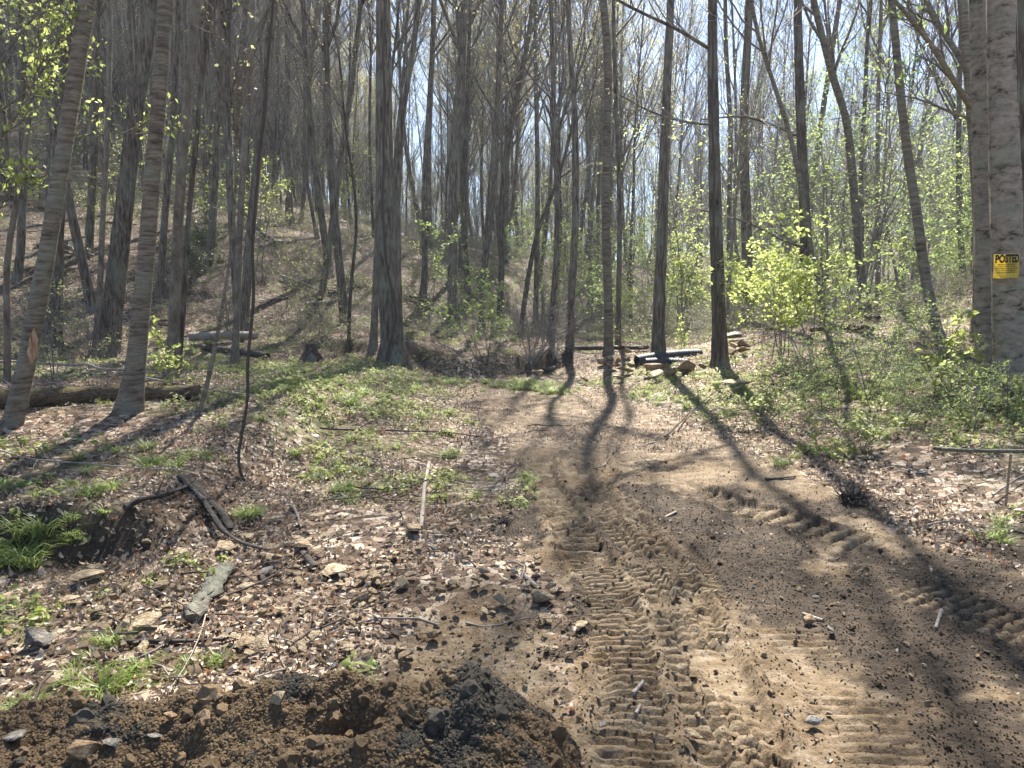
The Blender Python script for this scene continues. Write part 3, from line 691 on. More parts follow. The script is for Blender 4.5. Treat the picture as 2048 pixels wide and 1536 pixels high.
# stones and crumbs
def hull_stone(i, flat, mats, pts=16, bev=.06):
    rng = np.random.default_rng(300+i)
    bm = bmesh.new()
    p = unit(rng.normal(size=(pts, 3)))*rng.uniform(.75, 1, (pts, 1))*[1, rng.uniform(.55, .95), flat]*.5
    for q in p: bm.verts.new(q)
    r = bmesh.ops.convex_hull(bm, input=bm.verts); bmesh.ops.delete(bm, geom=list({g for g in r['geom_interior']+r['geom_unused'] if isinstance(g, bmesh.types.BMVert)}), context='VERTS')
    if bev: bmesh.ops.bevel(bm, geom=bm.edges[:], offset=bev, segments=1, affect='EDGES')
    me = bpy.data.meshes.new('stone'); bm.to_mesh(me); bm.free()
    for m in mats: me.materials.append(m)
    return me
PEB = [hull_stone(i, .55, [(R_TAN, R_ORANGE, R_TAN, R_TAN)[i % 4]], 10, 0) for i in range(6)]
n = 40000
x, y = polar(n, 1.9, 9, math.radians(45), rg, 1.1)
pr = .10+.9*np.exp(-((x+.7)/1.3)**2-((y-3.2)/1.2)**2)+.6*dirt_mask(x, y)*(.35+fbm(x, y, .5, 71, 2))
k = rg.random(n) < pr; x, y = x[k], y[k]; n = len(x)
s = .005+.028*rg.random(n)**9
scatter('gravel', np.c_[x, y, H(x, y)+s*.3], np.c_[rg.normal(0, .4, n), rg.normal(0, .4, n), rg.uniform(0, 6, n)], np.c_[s*1.6, s*1.6, s*1.6], rg.integers(0, 6, n), PEB, 'small stone chips strewn over the track edge')
def clod(i, m):
    rng = np.random.default_rng(500+i); bm = bmesh.new(); bmesh.ops.create_icosphere(bm, subdivisions=2, radius=.5)
    off = rng.random(3)*20
    from mathutils import noise as mn
    for v in bm.verts:
        q = v.co*3+Vector(off); v.co *= 1+.45*mn.noise(q)+.35*mn.noise(q*2.3)
    me = bpy.data.meshes.new('clod'); bm.to_mesh(me); bm.free(); me.materials.append(m); return me
CB = [clod(i, S_BROWN) for i in range(4)]; CG = [clod(i+4, S_GREY) for i in range(4)]; CM = [clod(i+8, S_MOIST) for i in range(4)]
n = 90000
x, y = polar(n, 1.9, 8.5, math.radians(48), rg, 1.0)
dk = dark_mask(x, y); dm = dirt_mask(x, y); dz, mk = tracks(x, y)
k = rg.random(n) < np.clip(dk*.9+.16*dm+12*np.clip(dz, 0, .04), 0, 1)*(1-.8*np.clip(mk, 0, 1)); x, y = x[k], y[k]; n = len(x)
s = .003+.007*rg.random(n)+.03*rg.random(n)**220
scatter('soil_crumbs', np.c_[x, y, H(x, y)+s*.2], rg.uniform(0, 6, (n, 3)), np.c_[s, s, s*.8], rg.integers(0, 6, n), CM+CB[:2], 'loose crumbs of soil thrown up by the wheels')
print('CRUMBS', n)

# ------------------------------------------------------------------ distant woodland: one uncountable mass, past the trees one can tell apart
LOW = [proto(20, 24, .12, L_PALE, .6, .08, .3, limbs=20, sub=7, tw=5, sides=6), proto(21, 19, .08, L_PALE, .6, .08, .25, limbs=20, sub=7, tw=5, sides=6, bark=M_DARK),
       proto(22, 24, .12, L_YELL, 2, .12, .3, limbs=18, sub=7, tw=5, sides=6), proto(23, 14, .07, L_LIME, 1, .10, .15, limbs=16, sub=6, tw=4, sides=5, bark=M_PLAIN)]
rg = np.random.default_rng(21)
n = 3400
y = 38+150*rg.random(n)**.85; x = rg.uniform(-1, 1, n)*(.95*y+8)
k = (rg.random(n) < np.where(x < -.25*y, 1, np.where(x < .12*y, .85, .6))) & ((x < -.25*y) | (y > 46)); x, y = x[k], y[k]; n = len(x)
idx = np.where(x/y < -.25, rg.choice([0, 1, 0, 1, 1, 2], n, p=[.25, .25, .2, .2, .06, .04]), rg.choice([0, 1, 2, 3], n, p=[.06, .48, .08, .38]))
rot = np.c_[rg.normal(0, .04, n), rg.normal(0, .04, n), rg.uniform(0, 6.28, n)]; s = np.where(x/y < -.25, rg.uniform(.7, 1.15, n), rg.uniform(.6, .95, n)); P_ = np.c_[x, y, H(x, y, False)]
wood = link('distant_woodland', None); tag(wood, 'mass of bare grey trees rising up the far slopes', kind='stuff')
scatter('trunk', P_, rot, np.c_[s, s, s], idx, [p[0] for p in LOW], parent=wood)
scatter('crown', P_, rot, np.c_[s, s, s], idx, [p[1] for p in LOW], parent=wood)

# ------------------------------------------------------------------ shrubs and undergrowth
def shrub(i, stems, h, spread, sub, tw, leafm, ln, ls, twig=M_TWIG, droop=.2, K=7, r=.012, lspread=.03):
    rng = np.random.default_rng(1200+i)
    P = np.zeros((stems, K, 3)); d = unit(np.c_[rng.normal(0, spread, (stems, 2)), np.ones(stems)]); p = rng.normal(0, .04*h, (stems, 3))*[1, 1, 0]-[0, 0, .05]
    P[:, 0] = p; L = h*rng.uniform(.6, 1.1, stems)
    for k in range(1, K):
        d = unit(d+rng.normal(0, .1, (stems, 3))+[0, 0, .08]); p = p+d*(L/(K-1))[:, None]; P[:, k] = p
    R = np.linspace(1, .3, K)[None]*r*np.ones((stems, 1))
    P1, R1 = spawn(P, R, sub, .25, 1, .5, 55, .1, 5, .12, rng, .6, .3); R1 = np.maximum(R1, .003)
    a = Acc(); V, F = tubes(P, R, 6); a.add(V, F, 0)
    c = Acc(); V, F = tubes(P1, R1, 3); c.add(V, F, 0)
    P2, R2 = spawn(P1, R1, tw, .15, 1, .5, 45, .05, 3, .14, rng, .6, .5); R2 = np.maximum(R2, .002); V, F = tubes(P2, R2, 3); c.add(V, F, 0)
    if ln: V, F = leaves(P2, ln, .1, ls, rng, droop, lspread, .6); c.add(V, F, 1)
    return a.mesh('stem', [twig]), c.mesh('foliage', [twig, leafm])
def put_shrub(name, loc, m, sc, rz, label, cat='shrub', group=None):
    r = link(name, None); r.location = loc; r.scale = (sc,)*3; r.rotation_euler.z = rz
    link('stem', m[0], r); link('foliage', m[1], r); return tag(r, label, cat, group)
SH = {'lime': shrub(0, 6, 2.6, .35, 9, 6, L_LIME, 5, .085), 'green': shrub(1, 5, 3.2, .3, 10, 6, L_GREEN, 5, .09), 'pale': shrub(2, 4, 3.0, .3, 9, 5, L_LIME, 2, .05),
      'deep': shrub(3, 8, 1.4, .45, 9, 6, L_DEEP, 5, .075), 'bare': shrub(4, 9, 1.2, .5, 7, 5, L_PALE, 0, .03, M_TWIG), 'tall': shrub(5, 3, 5.5, .2, 14, 7, L_LIME, 4, .085, r=.025), 'tallg': shrub(6, 3, 6.5, .2, 16, 7, L_GREEN, 4, .095, r=.03),
      'finegreen': shrub(12, 7, 1.7, .45, 10, 6, L_GREEN, 4, .045, r=.008, lspread=.015), 'small': shrub(7, 3, .7, .35, 6, 4, L_LIME, 3, .05, r=.005, lspread=.015), 'fine': shrub(8, 5, 1.5, .4, 9, 5, L_LIME, 3, .03, r=.007, lspread=.01), 'smallg': shrub(9, 4, .7, .4, 6, 4, L_HERB, 4, .05, r=.005, lspread=.015)}
KS = [('fine', 110, 762, 1.0, 'bare-stemmed bush with tiny lime leaves between the leaning banded tree and the broad dark trunk'),
      ('small', 345, 790, 1.5, 'leafy seedling beside the foot of the flared banded tree'),
      ('green', 962, 716, .85, 'bright green leafy sapling over the bank beyond the end of the track'),
      ('lime', 1560, 722, 1.0, 'glowing lime bush right of the dark straight trunk'),
      ('lime', 1625, 735, .9, 'lime bush at the foot of the dark rough trunk'),
      ('finegreen', 1745, 800, .85, 'dense fine-leaved green bush before the leafy bank'),
      ('small', 1868, 800, 1.5, 'small plant with large drooping lime leaves on a crooked stem'),
      ('smallg', 2015, 830, 1.3, 'leafy green sprouts at the foot of the sign tree'),
      ('small', 1975, 815, 1.2, 'lime sprouts between the two mottled trunks'),
      ('fine', 1690, 800, .8, 'fine-leaved lime shrub left of the dense green bush'),
      ('fine', 1905, 790, .8, 'thin lime shrub before the foot of the leaning grey trunk'),
      ('bare', 1060, 725, 1.5, 'grey leafless bush over the bank past the track'),
      ('bare', 1110, 718, 1.2, 'tangled bare bush left of the dark fallen log'),
      ('bare', 120, 700, 1.4, 'bare brown brush around the foot of the broad dark trunk'),
      ('bare', 175, 720, 1.2, 'reddish brown brush in the hollow left of the furrowed trunk'),
      ('small', 1365, 702, 1.2, 'low lime spray leaning over the black pipes'),
      ('smallg', 1530, 850, 1.2, 'low green sprout on the leafy bank right of the track'),
      ('pale', 640, 690, .8, 'thin pale-leaved sapling on the open slope'),
      ('tall', 505, 560, 1.0, 'tall pale lime sapling on the hillside behind the vine'),
      ('tall', 420, 520, .9, 'pale lime sapling high on the left hillside'),
      ('pale', 335, 560, 1.0, 'pale-leaved sapling upslope between the slim brown trunks'),
      ('pale', 575, 620, 1.0, 'wispy sapling low on the open leafy slope'),
      ('pale', 860, 600, 1.3, 'wispy pale sapling right of the stout vine-clad trunk'),
      ('green', 1110, 640, 1.0, 'green leafy sapling between the trunks above the hollow'),
      ('tall', 1180, 650, .8, 'lime sapling behind the grey-brown mottled trunk'),
      ('finegreen', 1640, 812, .55, 'low green bush at the foot of the thin curved mossy trunk'),
      ('finegreen', 1810, 850, .42, 'low spreading green bush before the leafy bank'),
      ('smallg', 1720, 900, 1.1, 'green sprouts low on the right bank'),
      ('finegreen', 1950, 860, .4, 'low green bush between the twin trunks and the held branch'),
      ('lime', 1375, 660, 1.2, 'yellow-green sapling behind the black pipes')]
for i, (kd, px, py, sc, lb) in enumerate(KS): put_shrub('shrub' if sc < 1.5 else 'sapling', at(px, py), SH[kd], sc, i*1.7, lb)
for i, (px, py, sc, lb) in enumerate([(150,330,1.3,'uppermost glossy evergreen bush on the steep left hillside'),(215,300,1.5,'glossy evergreen bush between the banded trees, high on the slope'),(245,345,1.2,'glossy evergreen bush below the high one between the banded trees'),
    (330,330,1.3,'glossy evergreen bush upslope right of the flared banded tree'),(400,300,1.5,'dark evergreen bush high up behind the two slim stems'),(440,340,1.2,'dark evergreen bush upslope left of the vine'),(30,400,1.3,'dark evergreen bush at the left edge of the hillside'),
    (395,520,1.1,'dark evergreen bush low behind the slim brown trunk'),(560,330,1.3,'evergreen bush at the shoulder of the hill'),(640,400,1.1,'evergreen bush on the hillside left of the stout trunk'),(480,450,1.0,'evergreen bush on the hillside behind the vine')]):
    put_shrub('evergreen_shrub', at(px, py), SH['deep'], sc, i*2.1, lb)
rg = np.random.default_rng(31); c = 0
sp_ = list(spots)
while c < 150:
    y = 19+45*rg.random()**1.3; u = rg.uniform(-.75, .82); x = u*y
    d = .95 if u > .28 else (.6 if u > -.05 else .4)
    if rg.random() > d or (abs(x-road_c(y)) < 3.5 and y < 21): continue
    if any((x-a)**2+(y-b)**2 < .8 for a, b in sp_): continue
    sp_.append((x, y)); c += 1
    if u > .28: kd = rg.choice(['tall', 'tallg', 'lime', 'green', 'tallg', 'tall'])
    elif u > -.05: kd = rg.choice(['pale', 'green', 'tall', 'lime', 'bare'])
    else: kd = rg.choice(['pale', 'pale', 'bare', 'deep', 'tall'])
    side, g = side_label(x, y); nm = {'tall': 'tall lime-leaved sapling', 'tallg': 'tall green-leaved sapling', 'lime': 'lime bush', 'green': 'green leafy bush', 'pale': 'wispy pale sapling', 'bare': 'bare grey bush', 'deep': 'dark glossy bush'}[kd]
    o = put_shrub('undergrowth_shrub', on(x, y), SH[kd], rg.uniform(.7, 1.25), rg.uniform(0, 6), 'x')
    lm_label(o, x, y, nm, 'shrub', f'{nm} plants of the undergrowth')
finish_labels()
# overhanging leafy maple at the left edge
kt('maple_sapling', 'bright lime leafy boughs reaching in from the left edge', [(-46,860),(-40,640),(-34,420),(-28,200),(-22,0)], 16, 11, M_PLAIN, ht=7.5, leafm=L_LIME, leaf_n=3, leaf_s=.062, limbs=9, sub=10, tw=5, crown0=.35, y=7.2, limb_len=.2, ang=70, droop=.9, cat='sapling',
   extra=[([(-26,320,0),(30,230,.2),(90,170,.3),(175,140,.5)], 5, 1.5), ([(-30,420,0),(40,330,.1),(120,280,.3),(210,262,.4),(290,268,.5)], 5, 1.2), ([(-24,160,0),(30,80,.2),(80,20,.3),(130,-40,.3)], 5, 2), ([(-28,240,0),(50,190,-.2),(110,110,-.4),(130,40,-.4)], 4, 1.5), ([(-34,470,0),(10,400,0),(60,330,-.3)], 3, 1)])
# bare brush as ground-level haze of stems
n = 3600; x, y = polar(n, 16, 75, .75, rg, .9); k = ~((np.abs(x-road_c(y)) < 3) & (y < 19)); x, y = x[k], y[k]; n = len(x); s = rg.uniform(.3, 1.0, n)*np.where((y > 24) & (x < .1*y), 1.35, 1)
BR = [shrub(40+i, 5, 1.3, .6, 5, 4, L_PALE, 0, .03, M_TWIG)[1] for i in range(2)]+[shrub(50, 4, 1.1, .5, 5, 4, L_HERB, 2, .05)[1]]
scatter('undergrowth', np.c_[x, y, H(x, y, False)], np.c_[np.zeros(n), np.zeros(n), rg.uniform(0, 6, n)], np.c_[s, s, s], rg.choice([0, 1, 2], n, p=[.28, .24, .48]), BR, 'thin brown and green undergrowth between the trunks')
# herbs and grass
def herb(i, n, s, mat_):
    rng = np.random.default_rng(1500+i); P = np.zeros((n, 3, 3)); a = rng.uniform(0, 6.28, n)
    d = np.c_[np.cos(a), np.sin(a), rng.uniform(.4, 1.6, n)]; P[:, 1] = unit(d)*.4*s; P[:, 2] = unit(d+[0, 0, .2])*s*.8*rng.uniform(.5, 1, (n, 1))
    V, F = leaves(P, 2, .5, s*.38, rng, .05, s*.1, .6); a_ = Acc(); a_.add(V, F, 0); return a_.mesh('herb', [mat_])
HB = [herb(0, 6, .09, L_HERB), herb(1, 8, .12, L_HERB), herb(2, 7, .08, L_LIME), herb(3, 6, .1, L_GREEN)]
n = 90000; x, y = polar(n, 2.6, 42, .9, rg, 1.0)
gmk = green_mask(x, y); cl = fbm(x, y, .45, 81, 3)
k = rg.random(n) < np.clip(gmk*.75-.2+cl*.9*(gmk > .12), 0, .8); k &= dirt_mask(x, y) < .3; x, y = x[k], y[k]; n = len(x)
s = rg.uniform(.5, 1.35, n)
scatter('ground_cover', np.c_[x, y, H(x, y)], np.c_[rg.normal(0, .2, n), rg.normal(0, .2, n), rg.uniform(0, 6, n)], np.c_[s, s, s], rg.choice(4, n, p=[.4, .3, .15, .15]), HB, 'low green herbs among the dead leaves')
def tuft(i, n, h, spread):
    rng = np.random.default_rng(1600+i); a = rng.uniform(0, 6.28, n); K = 4
    P = np.zeros((n, K, 3)); o = rng.normal(0, .02, (n, 2)); P[:, 0, :2] = o; d = unit(np.c_[np.cos(a)*spread, np.sin(a)*spread, np.ones(n)]); p = P[:, 0].copy(); L = h*rng.uniform(.5, 1, n)
    for k_ in range(1, K):
        d = unit(d+np.c_[np.cos(a), np.sin(a), -np.ones(n)*1.2]*.16*k_); p = p+d*(L/(K-1))[:, None]; P[:, k_] = p
    w_ = np.array([.0028, .003, .0022, .0004]); sd_ = np.c_[-np.sin(a), np.cos(a), np.zeros(n)]
    V = np.stack([P-sd_[:, None]*w_[None, :, None], P+sd_[:, None]*w_[None, :, None]], 2).reshape(n, K*2, 3)
    F = np.concatenate([[[j*K*2+2*q, j*K*2+2*q+1, j*K*2+2*q+3, j*K*2+2*q+2] for q in range(K-1)] for j in range(n)])
    return new_mesh('grass_tuft', V.reshape(-1, 3), F, mats=[L_GRASS])
TF = [tuft(0, 38, .17, .35), tuft(1, 30, .13, .5), tuft(2, 60, .26, .35)]
def grass_points(spec, rng):
    A = []
    for px, py, n_, rad, sc in spec:
        c_ = at(px, py)
        for _ in range(n_): A.append((c_.x+rng.normal(0, rad), c_.y+rng.normal(0, rad), sc*rng.uniform(.6, 1.2)))
    return np.array(A)
G = grass_points([(240,1360,6,.07,.9),(262,1368,3,.05,.8),(370,1350,4,.04,.6),(425,1325,4,.05,.6),(540,1400,3,.05,.5),(500,1035,6,.04,.9),(90,1070,12,.22,1.15),(160,1085,7,.2,1.0),(30,1050,5,.15,1.1),(330,930,16,.26,1.0),(270,900,8,.25,.9),
                  (905,912,6,.06,1),(890,872,6,.07,1.1),(690,985,7,.08,.9),(1060,775,60,.34,1),(1020,768,24,.25,1),(1105,783,26,.22,1),(900,765,20,.5,1),(930,770,14,.4,1),(1370,800,12,.3,1),(1300,790,10,.3,.8),(600,880,16,.3,.8),
                  (820,830,10,.2,.9),(700,800,14,.3,1),(430,720,30,.7,1.3),(400,695,22,.6,1.4),(520,745,24,.6,1.2),(1750,880,8,.2,.9),(1990,1075,7,.08,.7),(1580,930,5,.1,.7),(15,1425,5,.05,.5),(200,1320,3,.05,.7),(740,1000,4,.08,.6),(640,770,14,.4,1),
                  (1660,780,20,.5,1.1),(1800,790,24,.5,1.1),(620,960,8,.2,.6)], rg)
n = 3500; x, y = polar(n, 4, 26, .75, rg); k = rg.random(n) < np.clip(green_mask(x, y)*1.1-.25, 0, 1)*(dirt_mask(x, y) < .3); x, y = x[k], y[k]
G = np.r_[G, np.c_[x, y, rg.uniform(.4, .9, len(x))]]; n = len(G)
scatter('grass', np.c_[G[:, 0], G[:, 1], H(G[:, 0], G[:, 1])-.01], np.c_[rg.normal(0, .12, n), rg.normal(0, .12, n), rg.uniform(0, 6, n)], np.repeat(G[:, 2:], 3, 1), rg.integers(0, 3, n), TF, 'tufts of fresh green grass')
# fine fallen twigs
def stick(i, K=7, wob=.07, r=.012, sub=2):
    rng = np.random.default_rng(1700+i); t = np.linspace(-.5, .5, K); P = np.c_[t, np.cumsum(rng.normal(0, wob, K)), np.cumsum(rng.normal(0, wob*.4, K))]; P[:, 1:] -= P[:, 1:].mean(0)
    a = Acc(); R = np.linspace(r, r*.4, K); V, F = tubes(P[None], R[None], 5); a.add(V, F, 0)
    if sub: P1, R1 = spawn(P[None], R[None], sub, .2, .9, .5, 35, 0, 4, .1, rng, .6, .4); V, F = tubes(P1, R1, 4); a.add(V, F, 0)
    return a.mesh('twig', [(M_TWIG, M_TWIGD, M_TWIG)[i % 3]])
TW = [stick(i) for i in range(6)]
n = 6000; x, y = polar(n, 2.1, 30, .8, rg); k = (rg.random(n) > dirt_mask(x, y)*1.2) & (rg.random(n) < np.clip(.5+1.2*fbm(x, y, 1.2, 95, 2), .08, 1)); x, y = x[k], y[k]; n = len(x)
s = .07+.6*rg.random(n)**3
scatter('fallen_twigs', np.c_[x, y, H(x, y)+.012+s*.02], np.c_[rg.normal(0, .15, n), rg.normal(0, .12, n), rg.uniform(0, 6.28, n)], np.c_[s, s, s], rg.integers(0, 6, n), TW, 'thin dead twigs lying among the leaves')
n = 1300; x, y = polar(n, 1.9, 7.5, .75, rg); k = rg.random(n) < .25+.75*np.exp(-((x-.1)/.5)**2-((y-3.4)/1.4)**2); x, y = x[k], y[k]; n = len(x); s = .02+.09*rg.random(n)**2.5

# ------------------------------------------------------------------ spoil heap in the foreground
RX = []; RZ = []
for px, py in [(-700,1440),(-300,1432),(0,1424),(150,1408),(300,1398),(420,1395),(520,1378),(600,1352),(680,1332),(800,1338),(880,1350),(950,1345),(1010,1372),(1060,1408),(1110,1460),(1150,1530),(1190,1640)]:
    q = ray_at_y(px, py, 2.15); RX.append(q.x); RZ.append(q.z)
RX = np.array(RX); RZ = np.array(RZ)
def mound_h(x, y):
    top = np.interp(x, RX, RZ); ry = 2.15+.10*vnoise(x, y*0, .5, 200)+.05*np.sin(x*4)
    f = np.where(y > ry, 1-sstep(0, .32, y-ry), 1-.55*sstep(0, 1.0, ry-y))
    z = top*f-.02-.05*(f < .02)
    hol = .13*np.exp(-((x+.52)/.13)**2-((y-1.98)/.09)**2)+.07*np.exp(-((x+1.0)/.12)**2-((y-1.9)/.12)**2)
    return z-hol+.07*fbm(x, y, .28, 201, 4)+.045*fbm(x, y, .08, 202, 3)
mx, my = np.meshgrid(np.arange(-2.9, .62, .0125), np.arange(1.0, 2.62, .0125)); sh = mx.shape; mx = mx.ravel(); my = my.ravel()
mz = mound_h(mx, my); hh = H(mx, my, False); endf_ = sstep(-2.9, -2.6, mx); mz = np.where((mz < hh), hh-.05, mz)*1.0; mz = mz*endf_+(hh-.08)*(1-endf_)
ii = np.arange(len(mx)).reshape(sh); MF = np.stack([ii[:-1, :-1], ii[:-1, 1:], ii[1:, 1:], ii[1:, :-1]], -1).reshape(-1, 4)
mnd = link('spoil_heap', None); mnd.location = (-1, 1.9, 0); tag(mnd, 'heap of freshly dug brown and grey clodded soil across the foreground', 'soil heap')
off = np.array([-1, 1.9, 0])
greym = sstep(.15, .35, fbm(mx, my, .22, 210, 4)+.33*np.exp(-((mx+.35)/.38)**2-((my-2.1)/.2)**2)-.02)
mi = (greym[ii[:-1, :-1].ravel()] > .5).astype(int)
link('heap_body', new_mesh('heap_body', np.c_[mx, my, mz]-off, MF, mats=[S_BROWN, S_GREY], mi=mi), mnd)
def MH(x, y): return np.maximum(mound_h(x, y), H(x, y, False))
n = 150000; x = rg.uniform(-2.5, .5, n); y = rg.uniform(1.2, 2.5, n); mh = mound_h(x, y); k = mh > H(x, y, False)-.01; x, y, mh = x[k], y[k], mh[k]; n = len(x)
gk = sstep(.1, .4, fbm(x, y, .22, 210, 4)+.33*np.exp(-((x+.35)/.38)**2-((y-2.1)/.2)**2)-.02) > rg.random(n)
s = (.006+.010*rg.random(n)+.05*rg.random(n)**480)*(.75+.5*(fbm(x, y, .15, 220, 2)+.5))
idx = np.where(gk, 4+rg.integers(0, 4, n), rg.integers(0, 4, n))
scatter('clods', np.c_[x, y, mh+s*.25]-off, rg.uniform(0, 6, (n, 3)), np.c_[s, s, s], idx, CB+CG, parent=mnd)

# ------------------------------------------------------------------ stones
TANS = [hull_stone(20+i, f, [R_TAN], 12, .035) for i, f in enumerate((.5, .35, .65, .25, .45))]
ORS = [hull_stone(30+i, f, [R_ORANGE], 11, .03) for i, f in enumerate((.5, .38, .6))]
GRS = [hull_stone(40+i, f, [R_GREY], 12, .035) for i, f in enumerate((.6, .35, .2))]
SLAB = [hull_stone(50+i, .16, [R_TAN], 14, .03) for i in range(3)]
SPOS = []
SLM = [(62,965,'pale layered stone'),(180,1160,'slab with rounded stone'),(290,1268,'mossy slab'),(240,1350,'front grass tuft'),(410,1205,'grey bark slab'),(370,980,'black bark strip'),(500,1035,'small grass tuft'),(581,1148,'smooth tan stone'),(672,1156,'wide pale slab'),(710,1212,'upright yellowish stone'),
       (593,1305,'pale flat-topped stone'),(801,1313,'broad pale slab'),(845,1040,'grey stick'),(826,1069,'long thin slab'),(1010,1050,'torn root clump'),(1046,1165,'short stout stick'),(1083,1213,'broad rounded stone'),(1163,1267,'tan flake'),(494,1297,'pale slab'),(540,1118,'tail of the bark strip'),(345,1294,'long dark stick'),(690,985,'green tuft'),(90,1070,'long grass'),(720,1340,'heap crest')]
def stone_label(o, x, y, z, what, group):
    px, py = project(x, y, z); q = min(SLM, key=lambda q: (q[0]-px)**2+(1.5*(q[1]-py))**2); dx, dy = px-q[0], (py-q[1])*1.5
    rel = ('right of' if dx > 0 else 'left of') if abs(dx) > abs(dy) else ('below' if dy > 0 else 'just above')
    LABELLED.append((o, f'{what} {rel} the {q[2]}', y, 'stone', group))
def stone(px, py, wpx, kind, label, group=None, tilt=.15, zoff=.3, heap=False):
    i = hash_s(f'{px}{py}')
    if heap:
        t = np.arange(1.1, 2.6, .005); u = (px-1024)/FPX; v = (768-py)/FPX; dy = math.cos(PITCH)+v*math.sin(PITCH); dzz = -math.sin(PITCH)+v*math.cos(PITCH)
        X, Y, Z = u*t/dy, t, CAMZ+dzz*t/dy; hit = np.nonzero(Z <= MH(X, Y))[0]
        p = Vector((X[hit[0]], Y[hit[0]], Z[hit[0]])) if len(hit) else at(px, py)
    else: p = at(px, py)
    s = wpx*p.y*1.04/FPX
    SPOS.append((p.x, p.y+s*.1, s*.42))
    me = {'t': TANS, 'o': ORS, 'g': GRS, 's': SLAB}[kind][i % {'t': 5, 'o': 3, 'g': 3, 's': 3}[kind]]
    o = link('stone', me); o.scale = (s*1.08, s*1.08, s*1.05); o.rotation_euler = ((i % 7-3)*tilt/3, (i % 5-2)*tilt/2, (i % 63)*.1)
    o.location = p+Vector((0, s*.12, .016+s*(.06+zoff*.25)))
    return tag(o, label, 'stone', group)
ST = [(62,965,58,'t','pale layered stone at the left edge near the upper terrace'),(56,990,30,'t','small tan stone just under the pale layered one'),(50,1010,42,'s','flat tan slab above the long grass at left'),
 (180,1155,56,'t','rounded tan stone perched on a flat slab at left'),(178,1170,88,'s','flat slab carrying a rounded tan stone at left'),(249,1188,36,'t','upright oval stone leaning on a darker one'),(226,1206,38,'o','brown round stone beside the upright oval one'),
 (141,1210,50,'s','thin level slab left of the brown round stone'),(45,1213,32,'t','small tan stone beside dead stems at the left edge'),(320,1190,56,'t','mottled tan stone left of the bark slab, lit on top'),(361,1193,42,'t','tan stone touching the head of the bark slab'),
 (336,1230,30,'t','pale wedge stone left of the foot of the bark slab'),(290,1268,74,'s','broad mossy slab above the long dark stick'),(494,1297,52,'s','pale slab with a dark underside right of the long stick'),(593,1305,36,'t','pale flat-topped stone just above the heap crest'),
 (710,1212,34,'t','upright yellowish stone alone among leaves'),(581,1148,46,'t','smooth tan stone below the short black plate'),(672,1156,64,'s','wide pale slab right of the smooth tan stone'),(681,1181,36,'s','yellow tan slab under the wide pale one'),
 (490,1185,48,'s','tan slab right of the bark slab'),(448,1110,64,'s','long flat slab beside the dark bark strip'),(361,1117,46,'s','tan slab left of the dark bark strip'),(293,1099,28,'t','pale stone in the shade under the terrace edge'),
 (631,1041,34,'s','tan slab below the fresh grass tuft'),(585,1020,20,'t','small pale stone with a root beside it'),(714,1070,19,'t','small pale stone left of the grey stick'),(432,1143,26,'t','small pinkish stone below the bark strip'),
 (826,1069,62,'s','long thin slab across the foot of the grey stick'),(905,1062,56,'s','rough tan slab right of the foot of the grey stick'),(640,1303,20,'o','small brown upright stone above the heap'),(689,1296,26,'s','little flat stone above the heap crest'),(693,1313,28,'t','tan stone near the crest of the heap'),
 (726,1169,30,'t','tan stone right of the wide pale slab'),(760,1176,22,'t','small round stone beside a dark gap in leaves'),(776,1172,18,'t','small grey-tan stone at the end of a row of three'),(494,1081,36,'s','flat pale slab between grass tuft and bark strip'),
 (552,1045,36,'s','flat slab right of the grass tuft'),(606,1104,62,'s','grey-brown slab right of the end of the bark strip'),(527,1152,46,'g','grey slab left of the smooth tan stone'),(801,1313,52,'s','broad pale slab at the edge of the bare earth'),(79,1300,86,'g','grey clay lump in shade at the left edge'),
 (1010,1165,24,'t','rounded tan stone beside a short stick'),(968,1158,30,'t','pale stone at the head of the stony strip'),(1083,1213,56,'t','broad pale rounded stone left of the ruts'),(1074,1252,30,'t','pale block below the broad rounded stone'),(1163,1267,34,'s','tan flake at the left rim of the ruts'),
 (1452,1259,20,'t','small pale stone alone between the ruts'),(1620,1254,34,'o','reddish oval stone beside the short pale stick'),(1632,1206,21,'g','grey stone half sunk in dark soil'),(1662,1280,29,'g','dark grey stone below the reddish oval one'),(1556,1266,12,'t','tiny white chip between the ruts'),
 (1388,1490,58,'s','pale layered slab in the rut near the bottom edge'),(1205,1463,27,'g','two-toned grey stone left of the chevron rut'),(1077,1444,25,'g','grey stone at the right toe of the heap'),(1123,1409,22,'o','brown lump left of the ruts'),(1360,1394,13,'g','dark pebble standing in the rut'),
 (1629,1466,46,'g','blue-grey flat stone pressed in the track'),(1952,1462,23,'t','pale stone in dark soil at lower right'),(952,1304,26,'o','orange-brown stone in the leafy strip'),(1050,1373,21,'t','pale stone above the right end of the heap'),
 (850,1130,26,'t','tan stone below the thin slab'),(905,1180,24,'t','tan stone in the leafy strip, upper'),(1020,1290,30,'s','flat tan chip beside the bare earth'),(985,1230,26,'t','tan stone in the leafy strip, midway'),(1110,1310,22,'t','small stone at the rim of the bare earth'),
 (1000,875,20,'s','flat pale flake in the middle of the track'),(1085,872,14,'s','thin pale flake farther right on the track'),(905,866,16,'s','small pale slab near a grass tuft on the track side')]
for s in ST: stone(*s)
